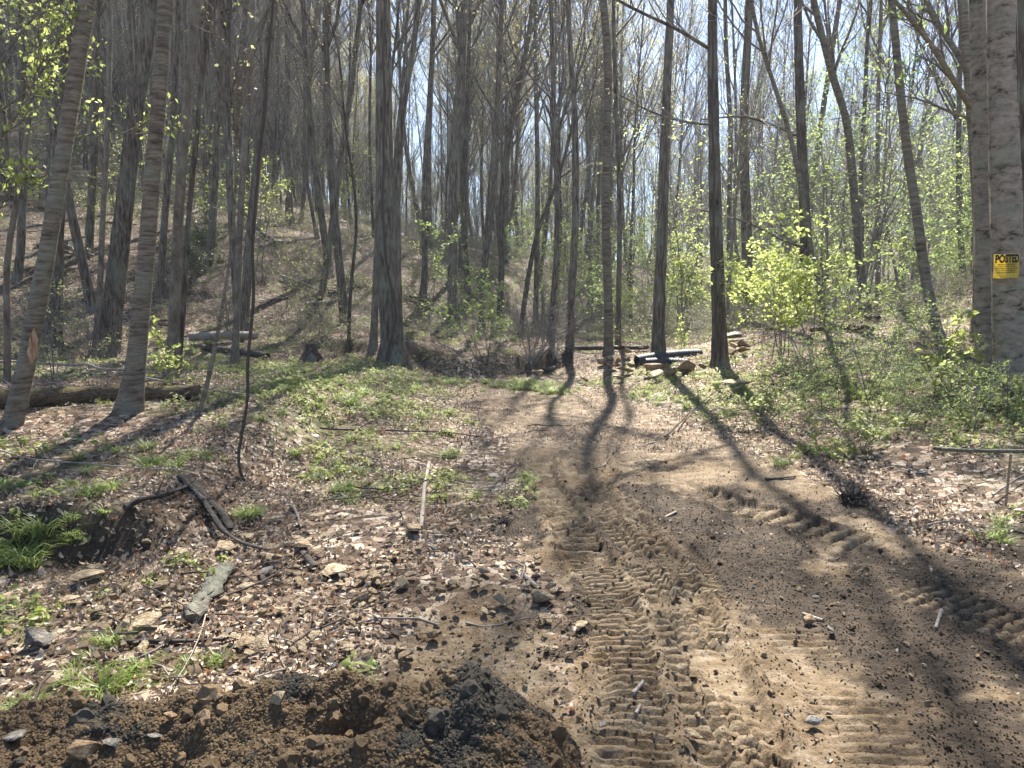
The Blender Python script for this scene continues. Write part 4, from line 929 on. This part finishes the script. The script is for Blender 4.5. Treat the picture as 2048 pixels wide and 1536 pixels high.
for s in [(340,1450,44,'o','orange-brown angular stone on the face of the heap'),(407,1446,50,'o','larger orange stone right of the angular one on the heap'),(556,1415,46,'t','earthy tan lump just under the crest of the heap'),(162,1520,78,'o','big orange block at the bottom of the heap'),
          (216,1503,50,'g','pale grey block right of the big orange one'),(25,1495,76,'g','large grey block in the corner of the heap'),(307,1488,36,'g','blue-grey stone low on the heap'),(531,1497,24,'o','small rust-brown stone low on the heap'),(400,1400,28,'t','pale wedge stone standing on the crest of the heap'),
          (436,1410,28,'t','tan stone on the crest beside the pale wedge'),(515,1362,20,'g','white-grey stone behind the crest of the heap'),(664,1345,30,'g','grey clay lump on the highest crest, left one'),(726,1345,36,'g','grey clay lump on the highest crest, right one'),(985,1405,30,'g','dark grey lump on the right shoulder of the heap'),
          (860,1500,28,'o','rusty clod low on the right half of the heap'),(980,1470,40,'t','upright tan stone on the right end of the heap'),(640,1500,30,'o','rusty stone below the dark hollow of the heap')]:
    stone(*s, tilt=.5, heap=True)
RP = 'stacked brown rocks around the black pipes'
for s in [(1205,733,26,'o','brown boulder at the left end of the rock row'),(1222,724,22,'s','tilted slab leaning on the left brown boulder'),(1233,730,20,'o','brown block right of the tilted slab'),(1254,728,18,'g','pale grey slab standing on edge left of the pipes'),(1190,727,10,'g','white fleck of rock left of the brown boulder'),
          (1226,741,22,'s','flat slab before the tilted one'),(1264,741,18,'o','brown rock touching the left mouth of the pipe'),(1310,754,42,'o','long dark-sided rock before the pipes'),(1341,756,26,'o','round orange-brown rock before the pipes'),(1372,750,42,'o','broad brown rock right of the round one'),
          (1373,738,24,'o','upper brown rock leaning on the pipe'),(1328,744,18,'o','small rock behind the round orange one'),(1407,744,19,'o','brown rock at the right end of the pile'),(1314,764,40,'s','pale slab tilted below the long rock'),(1249,752,30,'s','slab lying in the weeds left of the pile'),
          (1236,766,26,'t','dark tan rock at the track side'),(1238,774,14,'t','small rock below the dark tan one'),(1479,790,56,'s','pale flat slab on the leafy bank right of the dark trunk'),(1468,684,34,'g','dark boulder on top of the stack behind the trunk'),(1488,699,28,'o','brown rock in the stack behind the trunk, upper right'),
          (1468,704,32,'t','tan rock in the middle of the stack behind the trunk'),(1484,712,28,'o','brown rock at the right foot of the stack'),(1461,716,24,'t','tan rock at the left foot of the stack'),(1252,712,24,'o','pinkish rock standing upright behind the pale slab'),(1100,750,32,'g','dark slab at the far end of the track'),
          (1075,757,34,'s','pale slab flush with the end of the track'),(1120,757,30,'s','grey-tan slab right of the dark one at the track end'),(1170,770,22,'s','flat stone on the right edge of the far track')]:
    s = (s[0], s[1], s[2]*1.3)+s[3:]; stone(*s, group=RP if s[1] < 760 and 1180 < s[0] < 1420 else None, tilt=.4, zoff=.9)
# small anonymous stones, one object each
n = 0
while n < 250:
    x, y = (rg.normal(-.55, .62), rg.uniform(2.6, 4.4)) if rg.random() < .62 else (rg.normal(-.9, 1.0), rg.uniform(2.5, 5.8))
    if x < -2.8 or x > 1.1 or dirt_mask(np.array([x]), np.array([y]))[0] > .7: continue
    me = (TANS+SLAB+TANS+SLAB)[rg.integers(0, 16)] if n % 12 else GRS[1]; s = .04+.075*rg.random()**1.6; SPOS.append((x, y, s*.4))
    px, py = project(x, y, 0.)
    if py > 1330 and px < 1100: continue
    o = link('small_stone', me); o.location = on(x, y)+Vector((0, 0, .018+s*.16)); o.scale = (s, s, s); o.rotation_euler = (rg.normal(0, .3), rg.normal(0, .3), rg.uniform(0, 6))
    kd = 'thin flat slab' if me in SLAB else ('small grey stone' if me in GRS else ('tiny tan stone' if s < .05 else 'small tan stone'))
    stone_label(o, x, y, o.location.z, kd, 'small stones in the leaf litter'); n += 1
finish_labels()

# ------------------------------------------------------------------ sticks, logs, bark
def f_dead(n, b, o):
    v = coords(n, (1, 1, 1)); a = noise(n, coords(n, (1, 6, 6)), 12, 5, .7); n.links.new(ramp(n, a, [(.3, (.10, .08, .065)), (.5, (.27, .23, .19)), (.7, (.44, .39, .33))]), b.inputs['Base Color']); bump(n, b, a, .8, .01)
M_DEAD = mat('dead_wood', f_dead, .75, .3)
def f_deadd(n, b, o):
    a = noise(n, coords(n, (1, 4, 4)), 14, 5, .7); n.links.new(ramp(n, a, [(.3, (.015, .012, .01)), (.5, (.045, .036, .03)), (.7, (.12, .10, .085))]), b.inputs['Base Color']); bump(n, b, a, 1, .015)
M_DEADD = mat('rotten_bark', f_deadd, .75, .3)
def f_moss(n, b, o):
    geo = N(n, 'ShaderNodeNewGeometry'); s3 = N(n, 'ShaderNodeSeparateXYZ'); n.links.new(geo.outputs['Normal'], s3.inputs[0])
    a = noise(n, coords(n, (.4, 5, 5)), 9, 5, .7); wood = ramp(n, a, [(.3, (.035, .025, .018)), (.5, (.13, .095, .06)), (.7, (.25, .19, .13))])
    m = N(n, 'ShaderNodeMath'); m.operation = 'MULTIPLY_ADD'; n.links.new(noise(n, coords(n), 3, 4), m.inputs[0]); m.inputs[1].default_value = 1.2; n.links.new(s3.outputs[2], m.inputs[2])
    k = ramp(n, m.outputs[0], [(1.15/2, (0, 0, 0)), (1.0, (1, 1, 1))]); md = N(n, 'ShaderNodeMath'); md.operation = 'DIVIDE'; md.inputs[1].default_value = 2; n.links.new(m.outputs[0], md.inputs[0])
    k = ramp(n, md.outputs[0], [(.68, (0, 0, 0)), (.82, (.9, .9, .9))])
    g = ramp(n, noise(n, coords(n), 40, 3), [(.35, (.055, .06, .018)), (.65, (.19, .165, .045))])
    n.links.new(mix(n, wood, g, k), b.inputs['Base Color']); bump(n, b, a, 1, .03); bump(n, b, noise(n, coords(n), 60, 3), .6, .01)
M_BARKP = m_bark('bark_slab', (.02, .016, .012), (.09, .074, .06), (.20, .17, .14), 'furrow')
M_MOSS = mat('mossy_wood', f_moss, .9, .2)
def rod(name, pts, wpx, matr, label, cat, z=0.0, sides=8, taper=.5, branches=0, lift=(), K=None, flat=1.0, group=None, rough=.06, at_y=None):
    P = []
    for i, (px, py) in enumerate(pts):
        if at_y is not None: q = ray_at_y(px, py, at_y)
        elif lift and lift[i] > 0:
            q = at(px, py); u = q-Vector((0, 0, CAMZ)); q = Vector((0, 0, CAMZ))+u*(1-lift[i]/CAMZ)      # a point this high above the ground on the same line of sight
        else: q = at(px, py)
        P.append(list(q))
    P = np.array(P); d = np.r_[0, np.cumsum(np.linalg.norm(np.diff(P, axis=0), axis=1))]; K = K or max(8, min(40, int(d[-1]/.12)))
    ss = np.linspace(0, d[-1], K); c_ = np.stack([np.interp(ss, d, P[:, k]) for k in range(3)], 1)
    for _ in range(2): c_[1:-1] = (c_[:-2]+2*c_[1:-1]+c_[2:])/4
    r = wpx*P[:, 1].mean()/FPX/2; R = r*np.linspace(1, taper, K); rng = np.random.default_rng(hash_s(label) % 9999)
    if not lift and at_y is None: c_[:, 2] = np.maximum(c_[:, 2], H(c_[:, 0], c_[:, 1], False)+r*.2)+r*.5+z
    base = c_[0].copy(); c_ = c_-base
    a = Acc(); RR = R[:, None]*(1+rough*rng.normal(size=(K, sides))); V, F = tubes(c_[None], RR[None], sides)
    if flat != 1: V = V.copy(); mid = np.repeat(c_[:, 2], sides); V[:, 2] = mid+(V[:, 2]-mid)*flat
    a.add(V, F, 0)
    for e, rv in ((0, False), (K-1, True)):
        cc = len(V)-sides if rv else 0; ring = V[cc:cc+sides]; cv = np.r_[ring, ring.mean(0)[None]]; fi = np.array([[j, (j+1) % sides, sides] for j in range(sides)]); a.add(cv, fi, 0)
    if branches: P1, R1 = spawn(c_[None], R[None], branches, .15, .95, .3, 45, .1, 5, .1, rng, .5, .3); V, F = tubes(P1, R1, 4); a.add(V, F, 0)
    o = link(name, a.mesh(name, [matr])); o.location = base; return tag(o, label, cat, group)
rod('fallen_stick', [(858,930),(849,975),(846,1020),(842,1062)], 10, M_DEAD, 'pale grey stick lying end-on toward the thin slab left of the ruts', 'stick', .01, taper=.85)
rod('fallen_stick', [(1352,1027),(1318,1044)], 6, M_DEAD, 'short tan stick on the dark churned soil', 'stick', taper=.8)
rod('fallen_stick', [(1046,1152),(1078,1186)], 11, M_DEAD, 'short stout stick by the rounded tan stone', 'stick', taper=.8)
rod('fallen_stick', [(1606,1232),(1646,1250)], 9, M_DEAD, 'short pale stick beside the reddish oval stone', 'stick', taper=.9)
rod('fallen_stick', [(1882,1228),(1871,1264)], 9, M_DEAD, 'short stick standing out of dark soil at right', 'stick', taper=.7)
rod('fallen_stick', [(1266,1394),(1286,1371)], 9, M_DEAD, 'pale chip of wood in the left rut', 'stick', taper=.9)
rod('fallen_stick', [(1271,1434),(1281,1415)], 8, M_DEAD, 'small chip of wood below the other in the left rut', 'stick', taper=.9)
rod('fallen_branch', [(1868,897),(1950,903),(2070,904)], 9, M_DARK, 'dark branch held above the green bank at the right edge', 'branch', lift=(.3,.32,.34), taper=.9, branches=3)
rod('fallen_branch', [(2022,908),(2016,960),(2012,1010)], 5, M_DEAD, 'thin upright stem crossing the held branch', 'branch', lift=(.33,.16,0), taper=.9)
rod('fallen_branch', [(-30,905),(60,934),(200,943),(376,960)], 4, M_DEAD, 'long thin switch lying level over the left leaf mound', 'branch', .05, branches=4)
rod('fallen_pole', [(-20,757),(40,751),(120,758),(200,772),(260,772)], 6, M_DEAD, 'pale pole lying along the top of the mossy log', 'branch', .22, taper=.8, branches=5)
rod('fallen_pole', [(285,775),(360,788),(430,803),(520,818)], 5, M_DEAD, 'pale thin pole slanting from the flared tree to the right', 'branch', .12, taper=.6, branches=6)
rod('bark_strip', [(362,965),(385,990),(412,1020),(432,1058),(455,1085),(485,1105),(540,1118)], 17, M_DEADD, 'long curved strip of black bark, among the stones at left', 'bark', .03, taper=.4, flat=.6, rough=.25)
rod('bark_strip', [(250,1035),(300,1010),(345,998),(380,985)], 13, M_DEADD, 'dark crumbling branch left of the curved bark strip', 'bark', .03, taper=.6, rough=.3, branches=4)
rod('bark_strip', [(370,962),(400,1000),(440,1022),(462,1068)], 26, M_DEADD, 'thick shaggy piece of black bark at the head of the curved strip', 'bark', .0, taper=.5, flat=.5, rough=.3)
rod('bark_plate', [(605,1118),(632,1146)], 16, M_DEADD, 'short black plate of bark above the smooth tan stone', 'bark', .02, taper=.8, flat=.5)
rod('bark_plate', [(452,1140),(430,1180),(405,1215),(382,1252)], 42, M_BARKP, 'flaky grey slab of bark between the tan stones', 'bark', .0, taper=.8, flat=.38, rough=.42, sides=11, K=16)
rod('fallen_stick', [(240,1293),(330,1294),(400,1294),(450,1290)], 12, M_DEADD, 'long dark stick lying level above the grass tuft', 'stick', .01, taper=.6, rough=.2)
rod('fallen_twig', [(432,1175),(415,1230),(402,1290),(380,1340),(345,1392)], 4, M_DEAD, 'thin crooked twig running down toward the heap', 'twig', .03, branches=3)
rod('fallen_twig', [(288,1190),(350,1222),(402,1258)], 4, M_TWIGD, 'dark twig across the mottled tan stone', 'twig', .05, branches=1)
rod('fallen_twig', [(440,1218),(520,1192),(580,1150),(640,1100),(720,1078)], 4, M_TWIGD, 'long dark twig arching over the slabs', 'twig', .05, branches=3)
rod('fallen_stick', [(582,1010),(594,1032),(602,1060)], 7, M_DEAD, 'crooked pale root right of the grass tuft', 'stick', .01)
rod('bark_plate', [(1531,961),(1592,957)], 9, M_DEADD, 'dark sliver of bark at the right rim of the track', 'bark', .0, flat=.6)
rod('fallen_twig', [(1985,1005),(2015,980),(2060,955)], 5, M_DEAD, 'pale twig at the right edge above the leaves', 'twig', .04, branches=2)
rod('fallen_twig', [(700,985),(760,992),(830,985),(900,960)], 4, M_TWIGD, 'dark twig crossing the grey stick', 'twig', .04, branches=4)
rod('fallen_twig', [(650,1010),(720,1005),(850,975)], 3, M_TWIGD, 'second thin dark twig crossing just below', 'twig', .03, branches=4)
rod('fallen_branch', [(640,862),(760,868),(880,868),(970,880)], 4, M_TWIGD, 'dark thin branch lying across the left side of the track', 'branch', .02, branches=5)
rod('fallen_branch', [(1330,880),(1380,830),(1440,780)], 4, M_DARK, 'bare switch slanting up the bank below the dark trunk', 'branch', .03, branches=3)
rod('fallen_log', [(-40,822),(60,812),(160,806),(290,800),(400,797)], 40, M_MOSS, 'mossy rotting log behind the two banded trees', 'log', .0, sides=14, taper=.75, rough=.08)
rod('fallen_log', [(262,785),(320,773),(385,763)], 15, M_MOSS, 'smaller mossy log slanting behind the flared tree', 'log', sides=10, taper=.8)
rod('fallen_log', [(378,690),(430,688),(512,686)], 17, M_DEAD, 'smooth grey log at the foot of the slope', 'log', .12, sides=12, taper=.95)
rod('fallen_log', [(405,700),(470,706),(535,718)], 14, M_DEADD, 'dark broken log under the smooth grey one', 'log', sides=10, taper=.9)
rod('fallen_log', [(1148,703),(1220,702),(1295,702)], 9, M_DEADD, 'dark log lying beyond the rocks and pipes', 'log', .05, sides=10, taper=.9)
rod('fallen_log', [(1620,668),(1680,660),(1745,668)], 10, M_MOSS, 'dark mossy log behind the lime bushes', 'log', .05, sides=10, taper=.9)
for i, (a_, b_, lb) in enumerate([((385,385),(455,430),'bare fallen branch on the left hillside, topmost'),((395,415),(470,420),'second fallen branch heaped on the left hillside'),((130,500),(190,520),'pale fallen branch on the steep slope behind the broad dark trunk'),((520,470),(560,500),'dark fallen bough on the upper slope'),
        ((560,560),(640,590),'thin fallen bough on the open slope'),((820,600),(880,625),'dark fallen branch above the cut bank'),((1560,640),(1640,655),'fallen branch in the green thicket')]):
    rod('fallen_bough', [a_, ((a_[0]+b_[0])/2, (a_[1]+b_[1])/2-3), b_], 6, M_DEADD if i % 2 else M_DEAD, lb, 'branch', .1, branches=9)
rg = np.random.default_rng(77)
for i in range(26):
    px = rg.uniform(20, 760) if i < 19 else rg.uniform(1050, 1900); py = rg.uniform(350, 660) if px < 450 else rg.uniform(560, 680)
    dx = rg.uniform(25, 80)*rg.choice([-1, 1]); dy = rg.uniform(-16, 16)
    o = rod('fallen_bough', [(px, py), (px+dx/2, py+dy/2), (px+dx, py+dy)], rg.uniform(3, 8), [M_DEAD, M_DEADD, M_DARK][i % 3], 'bough %d' % i, 'branch', .04, branches=int(rg.integers(4, 12)))
    lm_label(o, o.location.x, o.location.y, ['pale fallen bough', 'blackish fallen bough', 'brown fallen bough'][i % 3], 'branch', 'fallen boughs on the slopes')
finish_labels()
# torn bare patch on the leaning banded tree
kA = KT[0]; cA = ray_at_y(71, 690, kA.location.y); rA = 38*.88*kA.location.y/FPX/2; V_ = []; rng = np.random.default_rng(4)
for j in range(9):
    t = j/8; hw = .55*math.sin(PI*min(1, t*.95+.05))*(1+.15*rng.normal()); zc = (t-.5)*.36; xo = (.5-t)*-.06
    for i in range(5):
        a_ = (i/4-.5)*2*hw+.35; V_.append((cA.x+xo+math.sin(a_)*(rA+.006), cA.y-math.cos(a_)*(rA+.006), cA.z+zc))
F_ = [[a*5+b, a*5+b+1, a*5+b+6, a*5+b+5] for a in range(8) for b in range(4)]
def f_bare(n, b, o): n.links.new(ramp(n, noise(n, coords(n, (6, 6, 1)), 6, 4), [(.3, (.16, .07, .035)), (.5, (.36, .22, .13)), (.7, (.5, .36, .24))]), b.inputs['Base Color'])
pt = link('bare_wood', new_mesh('bare_wood', np.array(V_)-np.array(kA.location)[None], np.array(F_), mats=[mat('bare_wood', f_bare, .8, .2)]), kA); pt['label'] = 'torn patch of bare orange-brown wood'
# stump and upturned roots
def roots(px, py, label, n_, ln, r, up):
    rng = np.random.default_rng(px); P = np.zeros((1, 4, 3)); P[0, :, 2] = np.array([-.2, 0, .15, .3])*ln; R = np.full((1, 4), r)*np.array([[1, .9, .6, .15]]); P1, R1 = spawn(P, R, n_, 0, 1, 1/.45, 60, up, 6, .2, rng, .5, .15)
    P2, R2 = spawn(P1, R1, 4, .3, 1, .4, 40, 0, 4, .2, rng, .5, .3); a = Acc()
    for q, s_ in (((P, R), 10), ((P1, R1), 5), ((P2, R2), 3)): V, F = tubes(*q, s_); a.add(V, F, 0)
    o = link('root_clump', a.mesh('root_clump', [M_DEADD])); o.location = at(px, py); return tag(o, label, 'roots')
roots(1132, 712, 'spiky upturned roots at the left end of the dark log', 16, .5, .12, .5)
roots(1700, 1005, 'tangle of dark roots and leaves at the right rim of the track', 30, .22, .03, .3)
roots(1012, 1050, 'clump of dark torn roots at the left rim of the ruts', 26, .13, .02, .1)
b0 = at(622, 722); st_m = make_tree([[0,0,0],[0,0,.25],[.02,0,.45]], [.17,.14,.11], np.random.default_rng(3), 22, .9, M_DARK, M_TWIG, L_PALE, 1, 1, 1, 0, .05, .9, rings=8)
r_ = link('tree_stump', st_m[0]); r_.location = b0; r_.scale = (.75, .75, .8); tag(r_, 'dark weathered stump at the foot of the open slope', 'stump')

# ------------------------------------------------------------------ vines
rod('hanging_vine', [(490,966),(476,942),(474,915),(486,860),(497,790),(494,720),(505,640),(508,560),(503,500),(512,400),(520,300),(531,200),(537,100),(548,0),(556,-200),(570,-500)], 6.5, M_TWIGD, 'black vine hanging in a long wavy line to the ground at left', 'vine', at_y=float(at(490,966).y), taper=.8, K=60, rough=.12)
kb = at(786, 728)
def trunk_vine(pts, Y, w_, label, M=M_TWIGD): return rod('climbing_vine', pts, w_, M, label, 'vine', at_y=Y, taper=.7, K=50)
trunk_vine([(772,722),(778,690),(790,655),(792,620),(786,585),(776,550),(770,510),(768,460),(764,400),(768,340),(766,280),(771,200),(765,120),(770,40),(768,-60)], kb.y-.33, 5.5, 'black vine snaking up the stout brown trunk')
trunk_vine([(1434,700),(1430,620),(1432,540),(1427,450),(1429,350),(1424,240),(1426,120),(1423,0)], at(1441,733).y-.22, 5, 'dark ropey vine up the dark straight trunk')
trunk_vine([(1322,690),(1330,600),(1323,540),(1331,470),(1326,400),(1334,320),(1330,250)], at(1316,715).y-.2, 4, 'thin wavy vine up the trunk by the pipe')
trunk_vine([(2032,740),(2028,600),(2034,450),(2029,300),(2036,150),(2030,0)], XT.location.y-.12, 4, 'thin dark vine beside the sign tree')

# ------------------------------------------------------------------ drainage pipes
def f_pipe(n, b, o): b.inputs['Base Color'].default_value = (.012, .016, .018, 1); bump(n, b, noise(n, coords(n), 30, 3), .2, .003)
M_PIPE = mat('black_plastic', f_pipe, .55, .35)
def pipe(a_, b_, r, label, sag=.0):
    a_ = Vector(a_); b_ = Vector(b_); L = (b_-a_).length; nn = int(L/.011)
    t = np.linspace(0, 1, nn); P = np.array(a_)[None]*(1-t[:, None])+np.array(b_)[None]*t[:, None]-np.array(a_); P[:, 2] += sag*4*t*(1-t)
    R = r*(1+.022*np.sign(np.sin(np.arange(nn)*PI/2.5)))
    root = link('drain_pipe', None); root.location = a_
    a = Acc(); V, F = tubes(P[None], R[None], 28); a.add(V, F, 0); V2, F2 = tubes(P[None], R[None]*0+r*.9, 28); a.add(V2, F2[:, ::-1], 0)
    link('pipe_wall', a.mesh('pipe_wall', [M_PIPE]), root)
    for e in (0, -1):
        ring = Acc(); th = np.arange(28)*2*PI/28; o1 = V.reshape(nn, 28, 3)[e]; i1 = V2.reshape(nn, 28, 3)[e]; VV = np.r_[o1*1.0, i1]; FF = np.array([[j, (j+1) % 28, 28+(j+1) % 28, 28+j] for j in range(28)]); ring.add(VV, FF, 0)
        link('pipe_rim', ring.mesh('pipe_rim', [M_PIPE]), root)
    return tag(root, label, 'pipe')
q1 = at(1278, 742); q1y = q1.y+.15
def PZ(px, py, y): q = ray_at_y(px, py, y); return (q.x, q.y, q.z)
pipe(PZ(1274, 724, q1y+.28), PZ(1400, 711, q1y+.7), .14, 'longer black corrugated pipe lying behind, tilted up at its right end', .03)
pipe(PZ(1292, 729, q1y-.05), PZ(1392, 733, q1y-.15), .13, 'shorter black corrugated pipe lying in front among the rocks', .03)

# ------------------------------------------------------------------ the posted sign
def flat_mat(name, c, r=.6): 
    def f(n, b, o): b.inputs['Base Color'].default_value = (*c, 1)
    return mat(name, f, r, .3)
M_YEL = flat_mat('sign_yellow', (.78, .62, .12)); M_PALEY = flat_mat('sign_pale', (.75, .66, .32)); M_INK = flat_mat('sign_ink', (.012, .012, .012))
Yx = XT.location.y; sc_ = Yx/FPX; cxy = ray_at_y(2015.5, 532, Yx-.30)
sg = link('posted_sign', None); sg.location = cxy; sg.rotation_euler = (0, 0, math.radians(-6)); sg.rotation_euler.y = math.radians(-2); tag(sg, 'yellow posted private property sign nailed to the mottled tree', 'sign')
SW = 47.5*(Yx-.3)/FPX; SHh = 47*(Yx-.3)/FPX
bm = bmesh.new(); NB = 10
for j in range(2):
    for i in range(NB+1):
        u = i/NB-.5; bm.verts.new((u*SW, .10*u*u, (j-.5)*SHh+.004*math.sin(u*9)))
bm.verts.ensure_lookup_table()
for i in range(NB): bm.faces.new([bm.verts[i], bm.verts[i+1], bm.verts[NB+2+i], bm.verts[NB+1+i]])
bmesh.ops.solidify(bm, geom=bm.faces[:], thickness=.002)
me = bpy.data.meshes.new('sign_board'); bm.to_mesh(me); bm.free(); me.materials.append(M_YEL); link('sign_board', me, sg)
def text(s, size, x, z, sx, name, off=0.0, m=M_INK):
    cu = bpy.data.curves.new(name, 'FONT'); cu.body = s; cu.size = size; cu.align_x = 'CENTER'; cu.align_y = 'CENTER'; cu.offset = off; cu.resolution_u = 3
    tmp = bpy.data.objects.new('tmp', cu); me = bpy.data.meshes.new_from_object(tmp); bpy.data.objects.remove(tmp)
    bm = bmesh.new(); bm.from_mesh(me)
    bmesh.ops.subdivide_edges(bm, edges=[e for e in bm.edges if e.calc_length() > .03], cuts=1)
    for v in bm.verts:
        X = v.co.x*sx; v.co = Vector((X, .10*(X/SW)**2-.0025, v.co.y)) 
    bm.to_mesh(me); bm.free(); me.name = name; me.materials.clear(); me.materials.append(m)
    o = link(name, me, sg); o.location = (x, -.003, z); return o
text('POSTED', SHh*.45, 0, SHh*.29, SW*.93/(SHh*.45*3.62), 'lettering', .006)
for i, (s, f_) in enumerate([('PRIVATE PROPERTY', .75), ('HUNTING, FISHING, TRAPPING OR', .88), ('TRESPASSING FOR ANY PURPOSE', .88), ('IS STRICTLY FORBIDDEN', .66), ('VIOLATORS WILL BE PROSECUTED', .88)]):
    size = SHh*(.085 if i == 0 else .066); o = text(s, size, 0, SHh*(.06-i*.082), 1, 'small_lettering', .0006)
    w_ = max(v.co.x for v in o.data.vertices)-min(v.co.x for v in o.data.vertices); o.scale = (SW*f_/w_, 1, 1)
nb = bmesh.new(); bmesh.ops.create_uvsphere(nb, u_segments=8, v_segments=5, radius=.0045); nm_ = bpy.data.meshes.new('nail'); nb.to_mesh(nm_); nb.free(); nm_.materials.append(M_INK)
for ux, uz in ((-.45, .44), (.45, .44), (-.45, -.44), (.44, -.45), (0, .46)):
    o = link('nail', nm_, sg); o.location = (ux*SW, .10*ux*ux-.003, uz*SHh)
for zz in (-.38, -.445):
    me = new_mesh('rule_line', [(-SW*.42, -.0028+.017, SHh*zz), (SW*.30, -.0028+.008, SHh*zz), (SW*.30, -.0028+.008, SHh*(zz+.008)), (-SW*.42, -.0028+.017, SHh*(zz+.008))], np.array([[0, 1, 2, 3]]), mats=[M_INK], smooth=False); link('rule_line', me, sg)

# ------------------------------------------------------------------ leaf litter
rg = np.random.default_rng(11)
n = 520000
x, y = polar(n, 1.9, 46, math.radians(50), rg, 1.25)
dm = dirt_mask(x, y); dk = dark_mask(x, y); _, mk = tracks(x, y)
rc = road_c(y); rh = road_h(y)
keep = rg.random(n) > np.clip(dm*1.5+.03, 0, .86)*(1-.7*sstep(6, 7.5, y))
keep &= rg.random(n) > np.clip(mk*3, 0, .985)
keep &= rg.random(n) > .45*sstep(17, 22, y)
clump = fbm(x, y, .9, 61, 3)
keep &= rg.random(n) < np.clip(.72+2.0*clump-.45*dk-.35*green_mask(x, y), .12, 1)
onroad = (np.abs(x-rc) < rh*.9) & (y < 15.5) & (y > 5)
keep &= rg.random(n) > .55*np.exp(-((x+.9)/1.2)**2-((y-3.3)/1.1)**2)
x, y, onroad = x[keep], y[keep], onroad[keep]
g_ = {}
for sx, sy, sr in SPOS:
    for a_ in range(int((sx-sr)//.25), int((sx+sr)//.25)+1):
        for b_ in range(int((sy-sr)//.25), int((sy+sr)//.25)+1): g_.setdefault((a_, b_), []).append((sx, sy, sr))
ok = np.ones(len(x), bool); cx_ = (x//.25).astype(int); cy_ = (y//.25).astype(int); order = np.lexsort((cy_, cx_)); key = cx_*100000+cy_
for (a_, b_), L_ in g_.items():
    m_ = np.nonzero(key == a_*100000+b_)[0]
    for sx, sy, sr in L_: ok[m_[((x[m_]-sx)**2+(y[m_]-sy)**2) < sr*sr]] = False
x, y, onroad = x[ok], y[ok], onroad[ok]; n = len(x)
z = H(x, y)+rg.uniform(-.004, .03, n)*np.where(onroad, .35, 1)*np.clip(np.hypot(x, y)/9, .4, 1)
s = (.016+.05*rg.random(n)**1.7)*np.where(onroad, .7, 1)*(1-.45*(dirt_mask(x, y) > .5))*(1+.25*sstep(8, 25, np.hypot(x, y)))
z = z+s*.1
rot = np.c_[rg.normal(0, .5, n)*np.where(onroad, .6, 1), rg.normal(0, .45, n)*np.where(onroad, .6, 1), rg.uniform(0, 6.28, n)]
scatter('leaf_litter', np.c_[x, y, z], rot, np.c_[s, s, s], rg.integers(0, 7, n), DRY, 'brown curled dead leaves covering the forest floor')
print('LEAVES', n)

# ------------------------------------------------------------------ haze: a closed box of thin air round everything
bm = bmesh.new(); bmesh.ops.create_cube(bm, size=1); me = bpy.data.meshes.new('haze'); bm.to_mesh(me); bm.free()
hz = link('haze', me); zlo = float(gz.min())-1; hz.scale = (640, 420, 84-zlo); hz.location = (0, 110, (84+zlo)/2); tag(hz, kind='stuff')
hm = bpy.data.materials.new('haze'); hm.use_nodes = True; hn = hm.node_tree; hn.nodes.clear(); ho = hn.nodes.new('ShaderNodeOutputMaterial'); hv = hn.nodes.new('ShaderNodeVolumePrincipled')
hv.inputs['Color'].default_value = (.80, .88, 1, 1); hv.inputs['Density'].default_value = HAZE; hv.inputs['Anisotropy'].default_value = .35; hn.links.new(hv.outputs[0], ho.inputs['Volume']); me.materials.append(hm)
